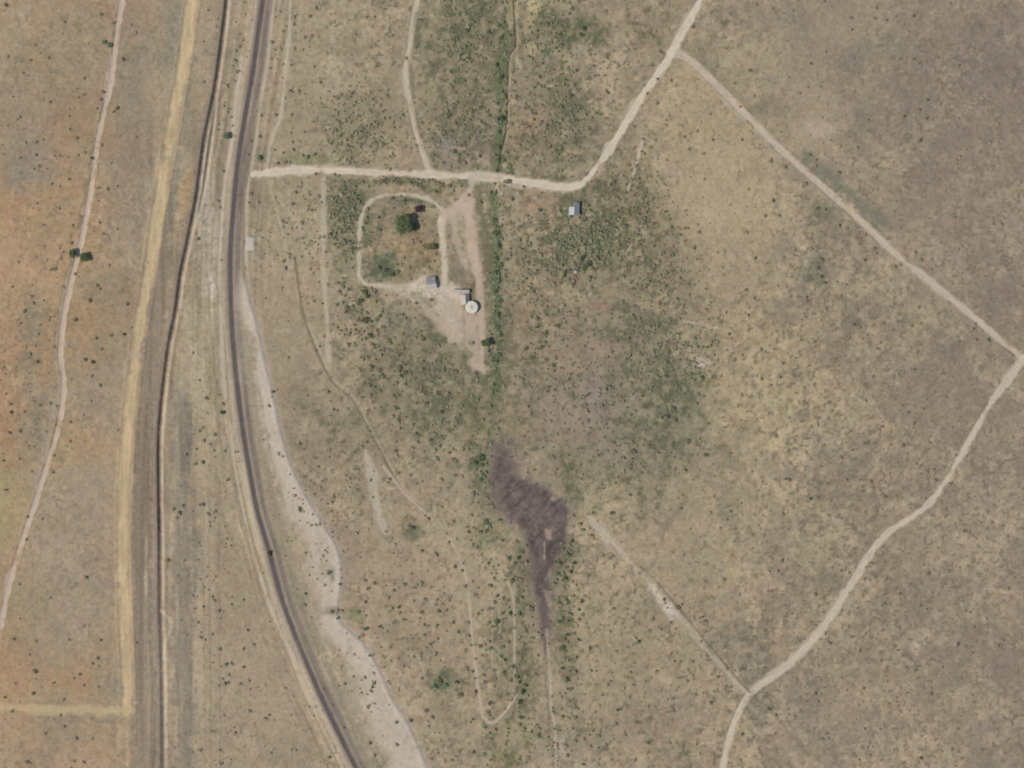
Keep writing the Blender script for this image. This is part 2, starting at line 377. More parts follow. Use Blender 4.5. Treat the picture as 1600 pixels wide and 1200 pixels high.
# ------------------------------------------------------------------ soil types and plant cover
# broad fields
BLOBS = [
    (50, 640, 160, 600, (166, 137, 104), .74), (905, 440, 190, 230, (132, 122, 101), .45), (695, 590, 115, 110, (110, 111, 87), .65), (1045, 640, 80, 95, (112, 113, 92), .5), (730, 110, 80, 140, (122, 117, 92), .45), (872, 130, 70, 150, (120, 116, 92), .45), (960, 350, 80, 90, (116, 112, 88), .4),
    (905, 420, 150, 190, (138, 127, 103), .5), (965, 640, 130, 130, (134, 126, 104), .5), (690, 600, 100, 90, (130, 122, 98), .5), (860, 620, 80, 100, (140, 128, 107), .5),
    # x, y, rx, ry, colour, strength
    (1420, 120, 300, 190, (149, 135, 112), .75), (1540, 260, 130, 260, (141, 128, 110), .65), (1480, 900, 240, 420, (150, 136, 113), .7),
    (1300, 640, 160, 160, (154, 140, 113), .6), (1120, 280, 120, 190, (165, 149, 119), .85), (1180, 600, 110, 170, (163, 147, 115), .6),
    (1090, 150, 60, 70, (166, 149, 119), .7), (960, 110, 60, 70, (168, 152, 124), .6), (1000, 980, 110, 160, (160, 145, 117), .5),
    (1060, 1140, 120, 70, (155, 139, 114), .5), (520, 130, 90, 140, (163, 149, 121), .6), (470, 330, 60, 80, (154, 141, 114), .5),
    (100, 880, 90, 160, (160, 144, 121), .7), (600, 950, 90, 90, (158, 140, 115), .5), (560, 740, 90, 130, (156, 139, 114), .5),
    # warm soils on the left
    (15, 650, 50, 110, (162, 132, 101), .6), (60, 370, 120, 80, (168, 141, 110), .6), (30, 300, 70, 50, (170, 139, 105), .6), (165, 395, 70, 60, (160, 134, 102), .5),
    (110, 1170, 130, 40, (168, 142, 112), .65), (15, 1060, 45, 45, (170, 140, 106), .6), (105, 1062, 45, 22, (170, 138, 106), .55), (40, 470, 60, 60, (165, 139, 108), .55),
    (0, 790, 40, 70, (158, 142, 104), .7), (95, 720, 26, 60, (165, 146, 108), .5), (110, 560, 30, 60, (166, 142, 108), .55), (195, 230, 30, 30, (165, 138, 110), .5),
    (30, 930, 30, 60, (165, 145, 112), .5), (290, 300, 14, 50, (165, 140, 105), .7), (150, 110, 40, 70, (162, 143, 116), .5), (215, 20, 40, 40, (163, 138, 112), .5),
    (60, 90, 90, 70, (160, 143, 115), .5),
    # grey and green-grey cover on the left
    (25, 190, 50, 70, (140, 131, 113), .6), (55, 255, 40, 50, (142, 131, 114), .6), (25, 255, 40, 30, (138, 130, 113), .5), (20, 275, 30, 20, (136, 128, 112), .5),
    (265, 55, 18, 60, (141, 135, 114), .6), (207, 130, 26, 100, (142, 133, 114), .6), (205, 270, 38, 60, (146, 134, 116), .5), (205, 375, 38, 60, (142, 132, 113), .55),
    (55, 505, 16, 44, (136, 132, 110), .6), (40, 578, 18, 40, (138, 132, 111), .6), (47, 640, 18, 34, (140, 132, 112), .55), (78, 640, 22, 46, (136, 130, 111), .6),
    (160, 452, 30, 28, (142, 131, 111), .6), (150, 620, 50, 70, (150, 137, 115), .6), (60, 690, 24, 30, (140, 132, 111), .6), (95, 1140, 30, 45, (139, 129, 110), .65),
    (180, 1072, 24, 22, (142, 130, 114), .6), (145, 1124, 62, 9, (142, 129, 110), .7), (75, 1180, 20, 20, (146, 132, 110), .5), (130, 760, 60, 40, (153, 139, 117), .5),
    (190, 560, 30, 70, (152, 138, 115), .4), (230, 335, 22, 70, (146, 134, 114), .6),
    # between ditch and railway
    (325, 350, 22, 110, (174, 161, 139), .7), (320, 560, 36, 130, (158, 146, 118), .6), (330, 720, 40, 60, (157, 141, 113), .4), (360, 900, 50, 100, (159, 142, 116), .5),
    (400, 1120, 80, 80, (154, 138, 114), .5), (337, 442, 7, 17, (190, 178, 158), .9), (325, 448, 8, 14, (172, 160, 138), .6), (345, 690, 12, 40, (150, 138, 114), .5),
    (283, 660, 14, 60, (138, 129, 113), .6),
    # east of the railway, north field
    (522, 130, 10, 60, (170, 157, 131), .6), (515, 215, 14, 40, (168, 155, 128), .6), (525, 85, 10, 40, (170, 156, 132), .4), (560, 200, 60, 55, (146, 136, 108), .6),
    (650, 60, 8, 60, (132, 126, 102), .7), (668, 100, 8, 70, (150, 143, 112), .6), (660, 160, 8, 40, (145, 137, 110), .4),
    (455, 15, 10, 40, (145, 136, 112), .5), (460, 80, 10, 40, (146, 138, 112), .4), (495, 246, 60, 8, (128, 126, 95), .6), (405, 250, 12, 16, (118, 118, 92), .5),
    (542, 335, 28, 68, (110, 111, 85), .8), (520, 300, 14, 30, (125, 120, 92), .6), (535, 400, 16, 50, (128, 123, 98), .5),
    # farm yard block
    (640, 375, 55, 55, (156, 138, 108), .7), (650, 385, 30, 14, (163, 140, 104), .6), (645, 372, 16, 12, (150, 125, 98), .5), (598, 418, 24, 22, (105, 110, 86), .85), (615, 428, 12, 10, (88, 98, 70), .8),
    (575, 420, 10, 20, (135, 124, 108), .5), (592, 345, 7, 30, (115, 113, 90), .7), (625, 312, 24, 8, (118, 115, 92), .7), (610, 340, 14, 20, (148, 136, 114), .6),
    (572, 370, 8, 14, (112, 116, 86), .6), (640, 284, 100, 5, (112, 110, 82), .75), (682, 288, 20, 5, (98, 98, 68), .7), (672, 312, 18, 12, (122, 117, 90), .6),
    (668, 398, 26, 14, (152, 136, 102), .6), (680, 416, 20, 3, (110, 102, 74), .7),
    # along the dam wall and orchard to the east
    (760, 330, 10, 34, (116, 111, 88), .8), (766, 380, 9, 40, (118, 113, 90), .8), (720, 385, 16, 40, (164, 150, 124), .8), (712, 418, 12, 24, (138, 128, 104), .7), (730, 370, 12, 20, (157, 145, 115), .5),
    (727, 447, 16, 5, (118, 108, 92), .8), (741, 455, 6, 12, (122, 113, 92), .6),
    # vegetated north centre
    (730, 60, 60, 75, (128, 122, 95), .65), (740, 140, 50, 50, (138, 127, 102), .55), (720, 205, 50, 40, (121, 116, 92), .7), (697, 222, 22, 20, (132, 124, 113), .7), (748, 235, 32, 18, (148, 132, 115), .5),
    (690, 190, 14, 20, (112, 108, 88), .6), (706, 243, 14, 8, (150, 138, 126), .6), (752, 258, 30, 10, (152, 138, 118), .4), (770, 110, 14, 30, (105, 106, 80), .6), (760, 40, 20, 40, (112, 112, 86), .6),
    (850, 45, 34, 60, (124, 120, 95), .65), (835, 20, 10, 20, (118, 114, 88), .4), (905, 50, 24, 28, (102, 105, 78), .75), (850, 115, 55, 32, (128, 121, 97), .6), (890, 170, 36, 46, (116, 112, 90), .75),
    (820, 195, 40, 24, (154, 131, 105), .65), (828, 205, 22, 14, (160, 132, 104), .5), (882, 240, 44, 34, (116, 113, 88), .65), (848, 222, 30, 22, (142, 126, 104), .5), (810, 245, 30, 20, (140, 128, 100), .5),
    (845, 70, 20, 20, (140, 130, 100), .3), (800, 130, 20, 40, (150, 136, 112), .5), (820, 150, 30, 20, (138, 126, 104), .5),
    # wash sand
    (822, 22, 10, 24, (182, 168, 126), .75), (797, 12, 8, 18, (172, 158, 118), .6), (833, 84, 9, 13, (184, 172, 136), .8), (811, 108, 4, 11, (184, 170, 138), .75), (862, 138, 14, 4, (180, 168, 145), .6), (842, 145, 8, 4, (178, 165, 142), .5),
    (812, 60, 8, 20, (158, 146, 110), .5), (910, 78, 8, 6, (170, 160, 134), .6), (860, 100, 5, 5, (160, 155, 140), .5),
    # centre east
    (850, 322, 36, 20, (156, 130, 106), .75), (842, 318, 16, 10, (163, 132, 106), .5), (890, 350, 34, 40, (113, 110, 86), .65), (925, 382, 55, 45, (100, 101, 78), .8), (980, 330, 46, 60, (122, 115, 88), .65),
    (930, 300, 30, 20, (122, 114, 88), .6), (1000, 400, 56, 60, (126, 118, 93), .55), (850, 400, 60, 60, (137, 126, 100), .6), (820, 380, 20, 40, (130, 121, 96), .5), (840, 480, 55, 50, (150, 133, 107), .6), (812, 500, 16, 40, (158, 137, 110), .5),
    (942, 485, 17, 8, (168, 128, 106), .85), (905, 495, 40, 20, (135, 122, 100), .5), (1020, 505, 44, 22, (114, 110, 92), .75), (960, 520, 50, 40, (132, 124, 103), .5), (1075, 470, 40, 50, (146, 135, 108), .5),
    (900, 560, 80, 80, (142, 129, 107), .6), (870, 620, 40, 50, (142, 130, 109), .5), (940, 620, 36, 60, (139, 127, 113), .5), (1000, 560, 40, 40, (128, 122, 98), .5), (1045, 620, 40, 50, (114, 113, 89), .75), (1000, 700, 70, 50, (122, 117, 94), .6),
    (1090, 720, 60, 60, (136, 127, 104), .5), (1060, 690, 30, 40, (118, 115, 92), .5), (880, 700, 60, 50, (138, 127, 103), .55), (950, 760, 60, 36, (134, 126, 100), .5), (890, 770, 14, 30, (110, 112, 80), .5), (1085, 585, 26, 18, (120, 116, 86), .6),
    (1092, 558, 15, 9, (182, 165, 146), .7), (1040, 780, 60, 40, (142, 132, 107), .5), (985, 455, 20, 8, (162, 145, 120), .6), (1030, 455, 30, 40, (140, 129, 102), .4), (790, 470, 14, 60, (130, 122, 98), .4),
    (835, 330, 30, 30, (145, 130, 105), .4), (905, 318, 14, 8, (100, 92, 74), .4),
    (895, 365, 10, 5, (160, 150, 132), .6), (903, 345, 10, 9, (150, 142, 120), .5), (990, 380, 6, 4, (165, 155, 138), .4), (860, 700, 10, 8, (155, 140, 125), .4),
    # centre west
    (622, 510, 24, 38, (122, 118, 98), .85), (640, 560, 90, 40, (128, 122, 97), .6), (720, 605, 60, 55, (121, 116, 93), .7), (745, 655, 36, 40, (120, 115, 87), .65), (690, 570, 40, 30, (128, 121, 97), .6), (530, 478, 18, 26, (132, 124, 106), .6),
    (570, 480, 26, 40, (122, 117, 90), .5), (500, 640, 50, 60, (150, 138, 113), .5), (545, 650, 20, 50, (143, 133, 109), .5), (800, 660, 30, 40, (128, 120, 90), .5), (790, 560, 20, 40, (125, 117, 92), .4), (738, 690, 22, 14, (150, 138, 104), .5),
    (442, 518, 10, 6, (180, 168, 142), .7), (465, 520, 16, 8, (160, 150, 125), .4), (480, 740, 50, 60, (150, 136, 113), .5), (556, 730, 18, 30, (142, 132, 108), .4), (520, 860, 56, 50, (149, 132, 110), .6), (696, 597, 6, 4, (172, 160, 142), .5),
    (645, 826, 15, 11, (110, 110, 89), .8), (604, 838, 14, 8, (135, 128, 108), .6), (688, 1068, 26, 18, (106, 108, 82), .8), (690, 1090, 20, 20, (128, 122, 96), .5), (560, 955, 16, 10, (128, 130, 92), .5), (628, 1025, 8, 14, (135, 122, 102), .5),
    (755, 745, 20, 60, (122, 119, 92), .55), (752, 722, 14, 14, (86, 98, 70), .7), (765, 830, 26, 30, (124, 120, 90), .55), (610, 757, 4, 3, (185, 172, 150), .6),
    (790, 1000, 30, 120, (134, 125, 98), .55), (820, 900, 22, 60, (118, 114, 90), .6), (885, 880, 18, 50, (118, 114, 86), .65), (883, 990, 14, 70, (126, 119, 90), .6), (888, 1090, 22, 60, (138, 128, 104), .5), (820, 1080, 16, 60, (118, 113, 84), .6),
    (880, 1160, 50, 40, (140, 130, 108), .6), (800, 1170, 40, 40, (140, 129, 100), .5), (786, 1190, 20, 12, (122, 116, 82), .5), (862, 1165, 8, 12, (175, 162, 140), .5), (840, 1170, 6, 10, (172, 160, 140), .5), (880, 1165, 5, 16, (172, 160, 140), .5),
    # right-hand cover
    (1280, 420, 26, 40, (131, 127, 106), .7), (1290, 330, 26, 16, (124, 119, 98), .7), (1320, 355, 34, 12, (136, 128, 105), .6), (1240, 478, 60, 16, (146, 133, 111), .6), (1330, 500, 16, 30, (134, 126, 106), .5),
    (1420, 490, 10, 12, (128, 119, 102), .6), (1500, 555, 30, 40, (136, 125, 107), .6), (1350, 590, 50, 30, (143, 131, 109), .5), (1420, 610, 50, 40, (143, 132, 110), .5), (1300, 700, 50, 30, (142, 131, 110), .5), (1340, 730, 30, 20, (146, 134, 113), .5),
    (1345, 180, 20, 40, (128, 119, 103), .6), (1340, 100, 20, 16, (126, 118, 104), .6), (1400, 80, 40, 20, (132, 124, 106), .5), (1270, 200, 26, 14, (170, 156, 134), .5), (1440, 170, 36, 30, (160, 148, 122), .5), (1395, 300, 40, 50, (160, 144, 116), .5), (1230, 40, 50, 20, (134, 126, 108), .4),
    (1560, 100, 60, 60, (134, 122, 107), .6), (1570, 480, 30, 40, (128, 116, 103), .6), (1560, 700, 50, 80, (138, 126, 108), .6), (1110, 80, 18, 24, (138, 128, 106), .6), (1190, 160, 24, 16, (130, 122, 100), .6), (1170, 30, 80, 26, (144, 131, 110), .5),
    (1380, 745, 20, 14, (165, 142, 115), .5), (1250, 850, 60, 30, (145, 135, 110), .5), (1140, 800, 20, 30, (132, 126, 104), .5), (1180, 780, 10, 50, (138, 128, 104), .5), (1090, 880, 60, 40, (158, 145, 118), .5), (1135, 880, 10, 40, (170, 152, 112), .4),
    (1175, 1010, 50, 40, (136, 127, 107), .6), (1185, 1110, 22, 50, (128, 122, 104), .6), (1215, 1165, 30, 40, (156, 136, 113), .6), (1250, 1100, 40, 40, (140, 129, 110), .5), (1350, 1150, 60, 40, (140, 129, 111), .5), (1300, 960, 30, 30, (158, 143, 116), .6), (1440, 1140, 14, 20, (164, 150, 124), .5),
    (1217, 1000, 10, 24, (158, 138, 114), .6), (1100, 920, 30, 8, (172, 152, 126), .5), (1120, 1180, 14, 40, (164, 142, 120), .4), (1530, 1130, 60, 20, (158, 145, 120), .4), (1000, 1120, 60, 30, (150, 135, 113), .4), (1060, 1100, 40, 30, (144, 131, 111), .5), (1430, 1010, 10, 8, (172, 162, 142), .6),
]
for bl in BLOBS:
    if bl[0] < 250 and sum(bl[4]) < 400: bl = bl[:5] + (bl[5] * 0.65,)
    blob(*bl[:5], min(0.95, bl[5] * 1.28))

# mottling: clumps of dry grass and low herbs, stronger on the right and in the middle
mot = 0.45 + 0.66 * sstep(1150, 1350, X + 0.25 * (Y - 600)) + 0.5 * np.exp(-(((X - 900) / 170) ** 2 + ((Y - 400) / 420) ** 2)) + 0.25 * sstep(430, 560, X)
mot = mot * (1 - 0.75 * np.exp(-(((X - 1110) / 90) ** 2 + ((Y - 280) / 160) ** 2)))
mot = np.clip(mot * (1 + 0.55 * n_big) , 0.2, 1.15)
C *= (1 + 0.045 * fbm(X, Y, 150, 71, 3)[..., None] + 0.03 * fbm(X, Y, 75, 72, 3)[..., None])
cl = fbm(X, Y, 16, 11, 4, gain=0.75)
cl2 = fbm(X, Y, 46, 12, 4, gain=0.7)
tint = np.array([1.0, 0.985, 0.96], np.float32)
sp1 = fbm(X, Y, 5.4, 17, 2, gain=0.6); sp2 = fbm(X, Y, 8, 18, 2, sy=5.5, gain=0.6)
C *= (1 + (mot * (0.12 * cl + 0.09 * n_fine + 0.05 * sp2))[..., None] * tint)
clump = sstep(0.30, 0.85, sp1 + 0.35 * cl) * mot          # dark little clumps of grass and herbs
mixc(np.clip(clump * 0.75, 0, .85), (112, 101, 84))
straw = sstep(0.45, 0.95, -sp2 + 0.3 * cl) * mot          # straw tufts
mixc(np.clip(straw * 0.55, 0, .8), (182, 166, 132))
dk = sstep(0.05, 0.6, cl2 + 0.45 * cl) * mot * 0.5
mixc(dk * sstep(1060, 1250, X), (125, 115, 99))
mixc(dk * (1 - sstep(1060, 1250, X)) * 0.75, (124, 116, 92))
lt = sstep(0.2, 0.7, -cl2 + 0.4 * cl) * mot * 0.25 * (1 - 0.6 * sstep(1250, 1400, X) * (1 - sstep(300, 500, Y)))
mixc(lt, (170, 154, 122))
lum = C.mean(-1)
veg = (1 - sstep(114, 138, lum)) * sstep(430, 500, X) * (1 - sstep(1120, 1220, X))
g1 = fbm(X, Y, 13, 51, 3, gain=0.7); g2 = fbm(X, Y, 8, 52, 2)
mixc(np.clip(sstep(0.05, 0.55, g1 + 0.4 * g2) * veg * 0.6, 0, .8), (92, 95, 71))
mixc(np.clip(sstep(0.25, 0.75, -g1 + 0.5 * g2) * veg * 0.55, 0, .8), (160, 145, 117))
mixc(np.clip(sstep(0.55, 0.9, -g2) * veg * 0.3, 0, .8), (166, 148, 124))
right = sstep(1230, 1480, X + 0.15 * (600 - Y)) * (0.7 + 0.5 * n_big + 0.4 * cl2)
mixc(np.clip(right * 0.34, 0, .5), (136, 122, 107))
ur = sstep(1080, 1300, X - 0.6 * Y) * (0.8 + 0.4 * cl2)
mixc(np.clip(ur * 0.22, 0, .4), (134, 121, 107))
for q in ((885, 655, 50, 36, (156, 138, 121)), (930, 610, 26, 40, (148, 134, 120)), (905, 560, 34, 30, (150, 133, 112)), (935, 540, 20, 14, (160, 138, 118)), (960, 700, 30, 20, (150, 138, 120))):
    blob(*q, .55, 0, .7, .6)
# faint drift between straw and pinkish soils
mixc(np.clip(fbm(X, Y, 90, 14, 3), 0, 1) * 0.16, (166, 142, 116))
mixc(np.clip(fbm(X, Y, 70, 15, 3), 0, 1) * 0.14, (150, 146, 112))

# ------------------------------------------------------------------ lines in the land
SHEETS = {}   # class number -> (name, label, material key)


def sheet(i, name, label, mat):
    SHEETS[i] = (name, label, mat)
    return i


PALE = (200, 187, 164)
RAIL = [(415, -70), (411, 0), (403, 55), (395, 115), (386, 165), (376, 226), (370, 270), (366, 315), (362, 365), (360.5, 405), (360.5, 452), (362, 500), (365, 545), (372, 610), (380, 673),
        (389, 727), (402, 796), (421, 862), (438, 927), (458, 983), (478, 1032), (502, 1088), (527, 1140), (553, 1193), (592, 1272)]
DITCH = [(360, -70), (354, 5), (344, 88), (335, 147), (326, 189), (318, 231), (309, 300), (294, 378), (284, 424), (275, 487), (265, 536), (257, 596), (250.5, 659), (248.5, 715), (250, 813), (250.5, 900), (251, 960), (253, 1040), (255, 1193), (256, 1270)]
DITCH2 = [(337, 150), (333, 185), (328, 220), (324, 250), (318, 290), (311, 325), (303, 350)]
CREAM = [(306, -70), (302, -10), (296, 30), (288, 90), (277, 155), (268, 210), (257, 270), (246, 335), (237, 400), (228, 460), (218, 520), (210, 580), (203, 640), (198, 700), (194, 780), (193, 850), (194, 920), (197, 1000), (199, 1060), (199, 1112)]

# strips of cover between the lines
stroke([(296, 140), (287, 210), (275, 290), (265, 340), (256, 402)], 14, (131, 126, 107), .7, 5, 5)
stroke([(258, 400), (243, 480), (232, 560), (226, 640), (222, 740), (222, 900), (224, 1020), (226, 1200)], 32, (136, 122, 103), .85, 5, 3)
stroke([(283, 640), (282, 760), (284, 870), (286, 960), (288, 1080), (290, 1210)], 28, (132, 123, 106), .72, 8, 6)
stroke([(300, 830), (305, 900), (300, 930)], 16, (128, 122, 105), .5, 7, 5)
for xo, k in ((212, .35), (222, .3), (231, .4), (238, .3)):
    stroke([(xo + 14, 560), (xo + 6, 660), (xo, 760), (xo, 900), (xo + 2, 1050), (xo + 4, 1210)], 3, (126, 114, 98), k, 1.5, 1.5)
stroke([(229, 840), (228, 900), (229, 935)], 4, (178, 166, 140), .6, 2, 1.5)
stroke([(240, 830), (241, 950), (243, 1010)], 3, (165, 152, 138), .4, 2, 1)
stroke([(232, 1000), (233, 1100), (233, 1210)], 3, (170, 156, 130), .5, 1.5, 1)
for xo, k, c in ((322, .45, (172, 157, 131)), (327, .5, (134, 122, 103)), (331, .4, (170, 155, 130)), (342, .5, (132, 122, 104)), (318, .4, (138, 126, 106))):
    stroke([(xo, 780), (xo, 900), (xo + 1, 1000), (xo + 2, 1100), (xo + 3, 1210)], 3.5, c, k, 1.5, 1.2)
stroke([(325, 820), (324, 880), (326, 930)], 12, (162, 147, 122), .5, 4, 3)
stroke([(372, 40), (366, 100), (358, 170)], 8, (140, 131, 108), .5, 4, 4)
stroke([(345, 60), (338, 130), (330, 190)], 5, (142, 132, 112), .5, 3, 2)
streak = fbm(X, Y, 7, 21, 3, sy=120)
band = np.exp(-((X - 275 + 0.05 * (Y - 600)) / 70) ** 4) * sstep(60, 300, Y + 0 * X)
C *= (1 + (0.12 * band * streak)[..., None])

# railway shoulder: brown stony formation
D, SG, U = dist_line(RAIL, 40)
sdist = D * SG                                    # negative one side, positive other
side = -sdist                                      # > 0 : right of the line on the picture (east)
nr = D < 38
streak_r = vnoise(np.where(nr, side, 0), U, 2.2, 60, 23)
m = np.where(nr, (1 - sstep(11, 19, np.abs(side - 4) + 2 * n_mid)), 0)
mixc(m * 0.8, (152, 138, 117))
m = np.where(nr, np.exp(-((side - 8.5) / 5.0) ** 2), 0)
mixc(m * 0.65, (146, 131, 118))
m = np.where(nr, np.exp(-((side + 10.5) / 3.2) ** 2), 0)
mixc(m * 0.7, (160, 150, 130))
C *= (1 + np.where(nr, 0.05 * streak_r, 0)[..., None])
Dw, SGw, Uw = dist_line(RAIL, 75)
nw = Dw < 72
sw = np.where(nw, -Dw * SGw, 0)
st2 = vnoise(sw, Uw, 4.5, 130, 24) + 0.8 * vnoise(sw + 3 * n_mid, Uw, 2.4, 70, 25) + 0.5 * n_mid
fall = np.where(nw, 1 - sstep(35, 70, Dw), 0)
C *= (1 + (0.075 * fall * st2)[..., None])
core = np.where(nr, 1 - sstep(1.2, 6.0, np.abs(side) + 0.9 * n_fine), 0)
mixc(core * (0.82 + 0.12 * n_mid).clip(0, 1), (112, 103, 100))
mixc(np.where(nr, np.exp(-((side + 2.6) / 1.8) ** 2), 0) * 0.35, (86, 79, 81))
H[:] = np.where(nr, H * (0.3 + 0.7 * sstep(10, 30, D)), H)
emb = np.where(nr, 1.0 * (1 - sstep(6, 17, D)), 0)
H += emb
RAILBED = sheet(1, 'railway', 'railway line on dark stone ballast curving down the left half', 'ballast')
CLS[nr & (np.abs(side) < 8)] = RAILBED

# ditch with spoil on its east lip
D, SG, U = dist_line(DITCH, 30)
side = -D * SG
nd = D < 28
fade = 1 - 0.45 * sstep(780, 1000, Y)
soft_in = 1 - sstep(0, 6.0, D)
H -= np.where(nd, 2.1 * (1 - sstep(0.3, 5.4, D)) * fade, 0)
H += np.where(nd, 0.35 * np.exp(-((side - 8) / 2.5) ** 2), 0)
mixc(np.where(nd, np.exp(-((side + 7) / 4.5) ** 2), 0) * 0.4, (128, 116, 104))
mixc(np.where(nd, np.exp(-(side / 3.0) ** 2), 0) * (0.8 + 0.25 * n_mid).clip(0, 1), (116, 104, 94))
mixc(np.where(nd, np.exp(-((side - 4.0 + 0.8 * n_fine) / 2.0) ** 2), 0) * (0.62 + 0.35 * n_mid + 0.25 * n_fine).clip(0.15, 1) * (1 - 0.4 * sstep(760, 980, Y)), (192, 179, 161))
mixc(np.where(nd, np.exp(-((side + 8.5) / 2.5) ** 2), 0) * 0.4 * sstep(400, 620, Y), (140, 126, 116))
DT = sheet(2, 'drainage_ditch', 'narrow ditch with pale spoil lip between the yellow road and railway', 'soil')
CLS[nd & (D < 6.5)] = DT
D, SG, U = dist_line(DITCH2, 20)
side = -D * SG
nd = D < 18
ends = sstep(0, 30, U) * (1 - sstep(170, 205, U))
H -= np.where(nd, 1.5 * (1 - sstep(0.3, 4.2, D)) * ends, 0)
mixc(np.where(nd, np.exp(-(side / 2.4) ** 2) * ends, 0) * 0.8, (114, 102, 90))
mixc(np.where(nd, np.exp(-((side - 4.2) / 2.0) ** 2) * ends, 0) * 0.7, (198, 184, 162))
DT2 = sheet(21, 'side_gully', 'short dark gully branching beside the ditch at upper left', 'soil')
CLS[nd & (D < 4) & (ends > 0.5)] = DT2
stroke([(251, 955), (262, 964), (268, 975), (264, 990), (258, 1005), (256, 1030)], 4, (188, 175, 152), .7, 1.5, 1)

# sandy yellow road and its corner
CR = sheet(3, 'sandy_road', 'wide straight yellow sand road left of the ditch', 'cream')
stroke(CREAM, 18, (192, 170, 130), .85, 6, 5, CR, dig=0.12, berm=0.25, ruts=0.04)
CR2 = sheet(4, 'sandy_side_road', 'yellow sand road running left from the bottom corner of the wide one', 'cream')
stroke([(-80, 1104), (0, 1106), (60, 1108), (150, 1110), (205, 1110)], 11, (188, 168, 128), .85, 5, 5, CR2, dig=0.1, berm=0.15)
cs = fbm(X, Y, 5, 61, 3, sy=45)
crm = np.where(CLS == CR, 1.0, 0.0)
C *= (1 + (0.07 * crm * cs + 0.05 * crm * n_mid)[..., None])
stroke([(233, 400), (226, 460), (214, 540)], 8, (178, 162, 130), .3, 4, 3)

# sandy footpath wash on the left
WA = sheet(5, 'sandy_track', 'thin pale sandy track winding down the left edge', 'road')
stroke([(197, -70), (191, -5), (184, 40), (178, 90), (171, 135), (163, 170), (155, 205), (148, 250), (141, 298), (132, 350), (121, 400), (111, 440), (102, 480), (95, 530), (94, 565), (99, 592), (98, 622), (90, 670), (76, 718), (58, 775), (42, 822), (22, 885), (10, 930), (1, 975), (-14, 1040), (-30, 1100)],
       8, (190, 171, 151), .95, 2.2, 3.0, WA, dig=0.35, berm=0.15)
stroke([(172, 110), (164, 150), (155, 185), (148, 215), (140, 255), (133, 300), (125, 350), (114, 398), (104, 435)], 3.6, (108, 106, 84), .7, 1.8, 1.5, breakup=0.15)
stroke([(182, 20), (176, 60), (173, 100)], 3.4, (116, 112, 90), .6, 1.8, 1.5, breakup=0.1)
stroke([(97, 575), (84, 640), (68, 705), (55, 760)], 5, (158, 144, 128), .6, 2.5, 2)
stroke([(56, 825), (51, 880), (51, 940), (56, 1000), (64, 1040)], 2.6, (140, 126, 114), .5, 1.5, 1.5)
stroke([(116, 400), (100, 450), (90, 500), (86, 560)], 5, (128, 116, 100), .35, 2.5, 2)
stroke([(106, 440), (85, 455), (62, 470)], 5, (172, 146, 116), .4, 3, 3)

# service tracks beside the railway
WS = sheet(6, 'service_track', 'thin pale service track along the left side of the railway', 'road')
stroke([(377, 90), (367, 165), (360, 228), (351, 280), (345, 350), (342, 417), (344, 487), (350, 596), (360, 673), (371, 753), (383, 812), (400, 871), (417, 930), (438, 986), (453, 1018), (480, 1085), (515, 1161), (534, 1200), (570, 1275)], 4.4, (188, 174, 152), .85, 1.6, 1.8, WS, dig=0.08)
ES = sheet(7, 'service_track', 'thin pale service track right of the railway near the top', 'road')
stroke([(436, -70), (427, 8), (419, 88), (412, 133), (405, 178), (399, 225), (392, 268), (387, 300), (385, 350), (385, 420), (388, 450)], 3.6, (190, 177, 155), .8, 1.5, 1.3, ES)
T3 = sheet(8, 'farm_track', 'faint track ending at the level junction left of the dirt road', 'road')
stroke([(460, -70), (454, 0), (452, 52), (445, 122), (438, 182), (427, 210), (420, 240), (417, 268)], 5, (188, 175, 151), .85, 1.8, 1.5, T3)
stroke([(420, 285), (435, 340), (445, 380), (452, 420)], 3.4, (180, 167, 143), .7, 1.5, 1)
stroke([(436, 312), (455, 335), (474, 362)], 5, (180, 168, 145), .65, 2.5, 2)
stroke([(505, 280), (506, 350), (505, 417), (510, 487), (514, 564)], 7, (180, 167, 143), .9, 3, 2)
stroke([(460, 400), (470, 470), (478, 505), (494, 547), (519, 596), (550, 624), (575, 669), (596, 708), (618, 750), (642, 781), (672, 812)], 3.2, (116, 105, 85), .8, 1.4, .6)
stroke([(481, 505), (498, 545), (522, 594), (553, 622), (579, 669), (600, 708), (622, 748), (646, 780)], 3, (178, 165, 138), .6, 1.5, 1)
PT = sheet(9, 'footpath', 'faint footpath curving down through the scrub left of the mud', 'road')
stroke([(596, 725), (617, 752), (641, 780), (673, 811), (704, 846), (722, 881), (731, 920), (737, 985), (743, 1042), (750, 1095), (755, 1120), (771, 1129), (795, 1105), (808, 1085)], 3.8, (180, 165, 140), 1.0, 1.5, .8, PT)
stroke([(660, 800), (690, 828), (708, 862), (716, 895)], 2.4, (120, 108, 88), .5, 1.3, 1)
stroke([(718, 860), (750, 864), (771, 873), (781, 899), (783, 930)], 4, (170, 157, 131), .6, 2, 1.5)
stroke([(795, 1105), (803, 1070), (804, 1010), (803, 950), (796, 915), (783, 898)], 3.4, (182, 168, 143), .8, 1.6, 1)
stroke([(769, 940), (769, 1046)], 2.2, (186, 174, 150), .6, 1.1, .8)
stroke([(780, 920), (781, 1053)], 4, (182, 170, 146), .55, 2, 2)
stroke([(803, 900), (803, 1060)], 3, (178, 166, 142), .5, 2, 2)
stroke([(572, 705), (582, 750), (592, 800), (603, 832)], 11, (178, 167, 146), .9, 4, 4)
stroke([(606, 775), (612, 812)], 5, (175, 164, 144), .4, 2, 2)

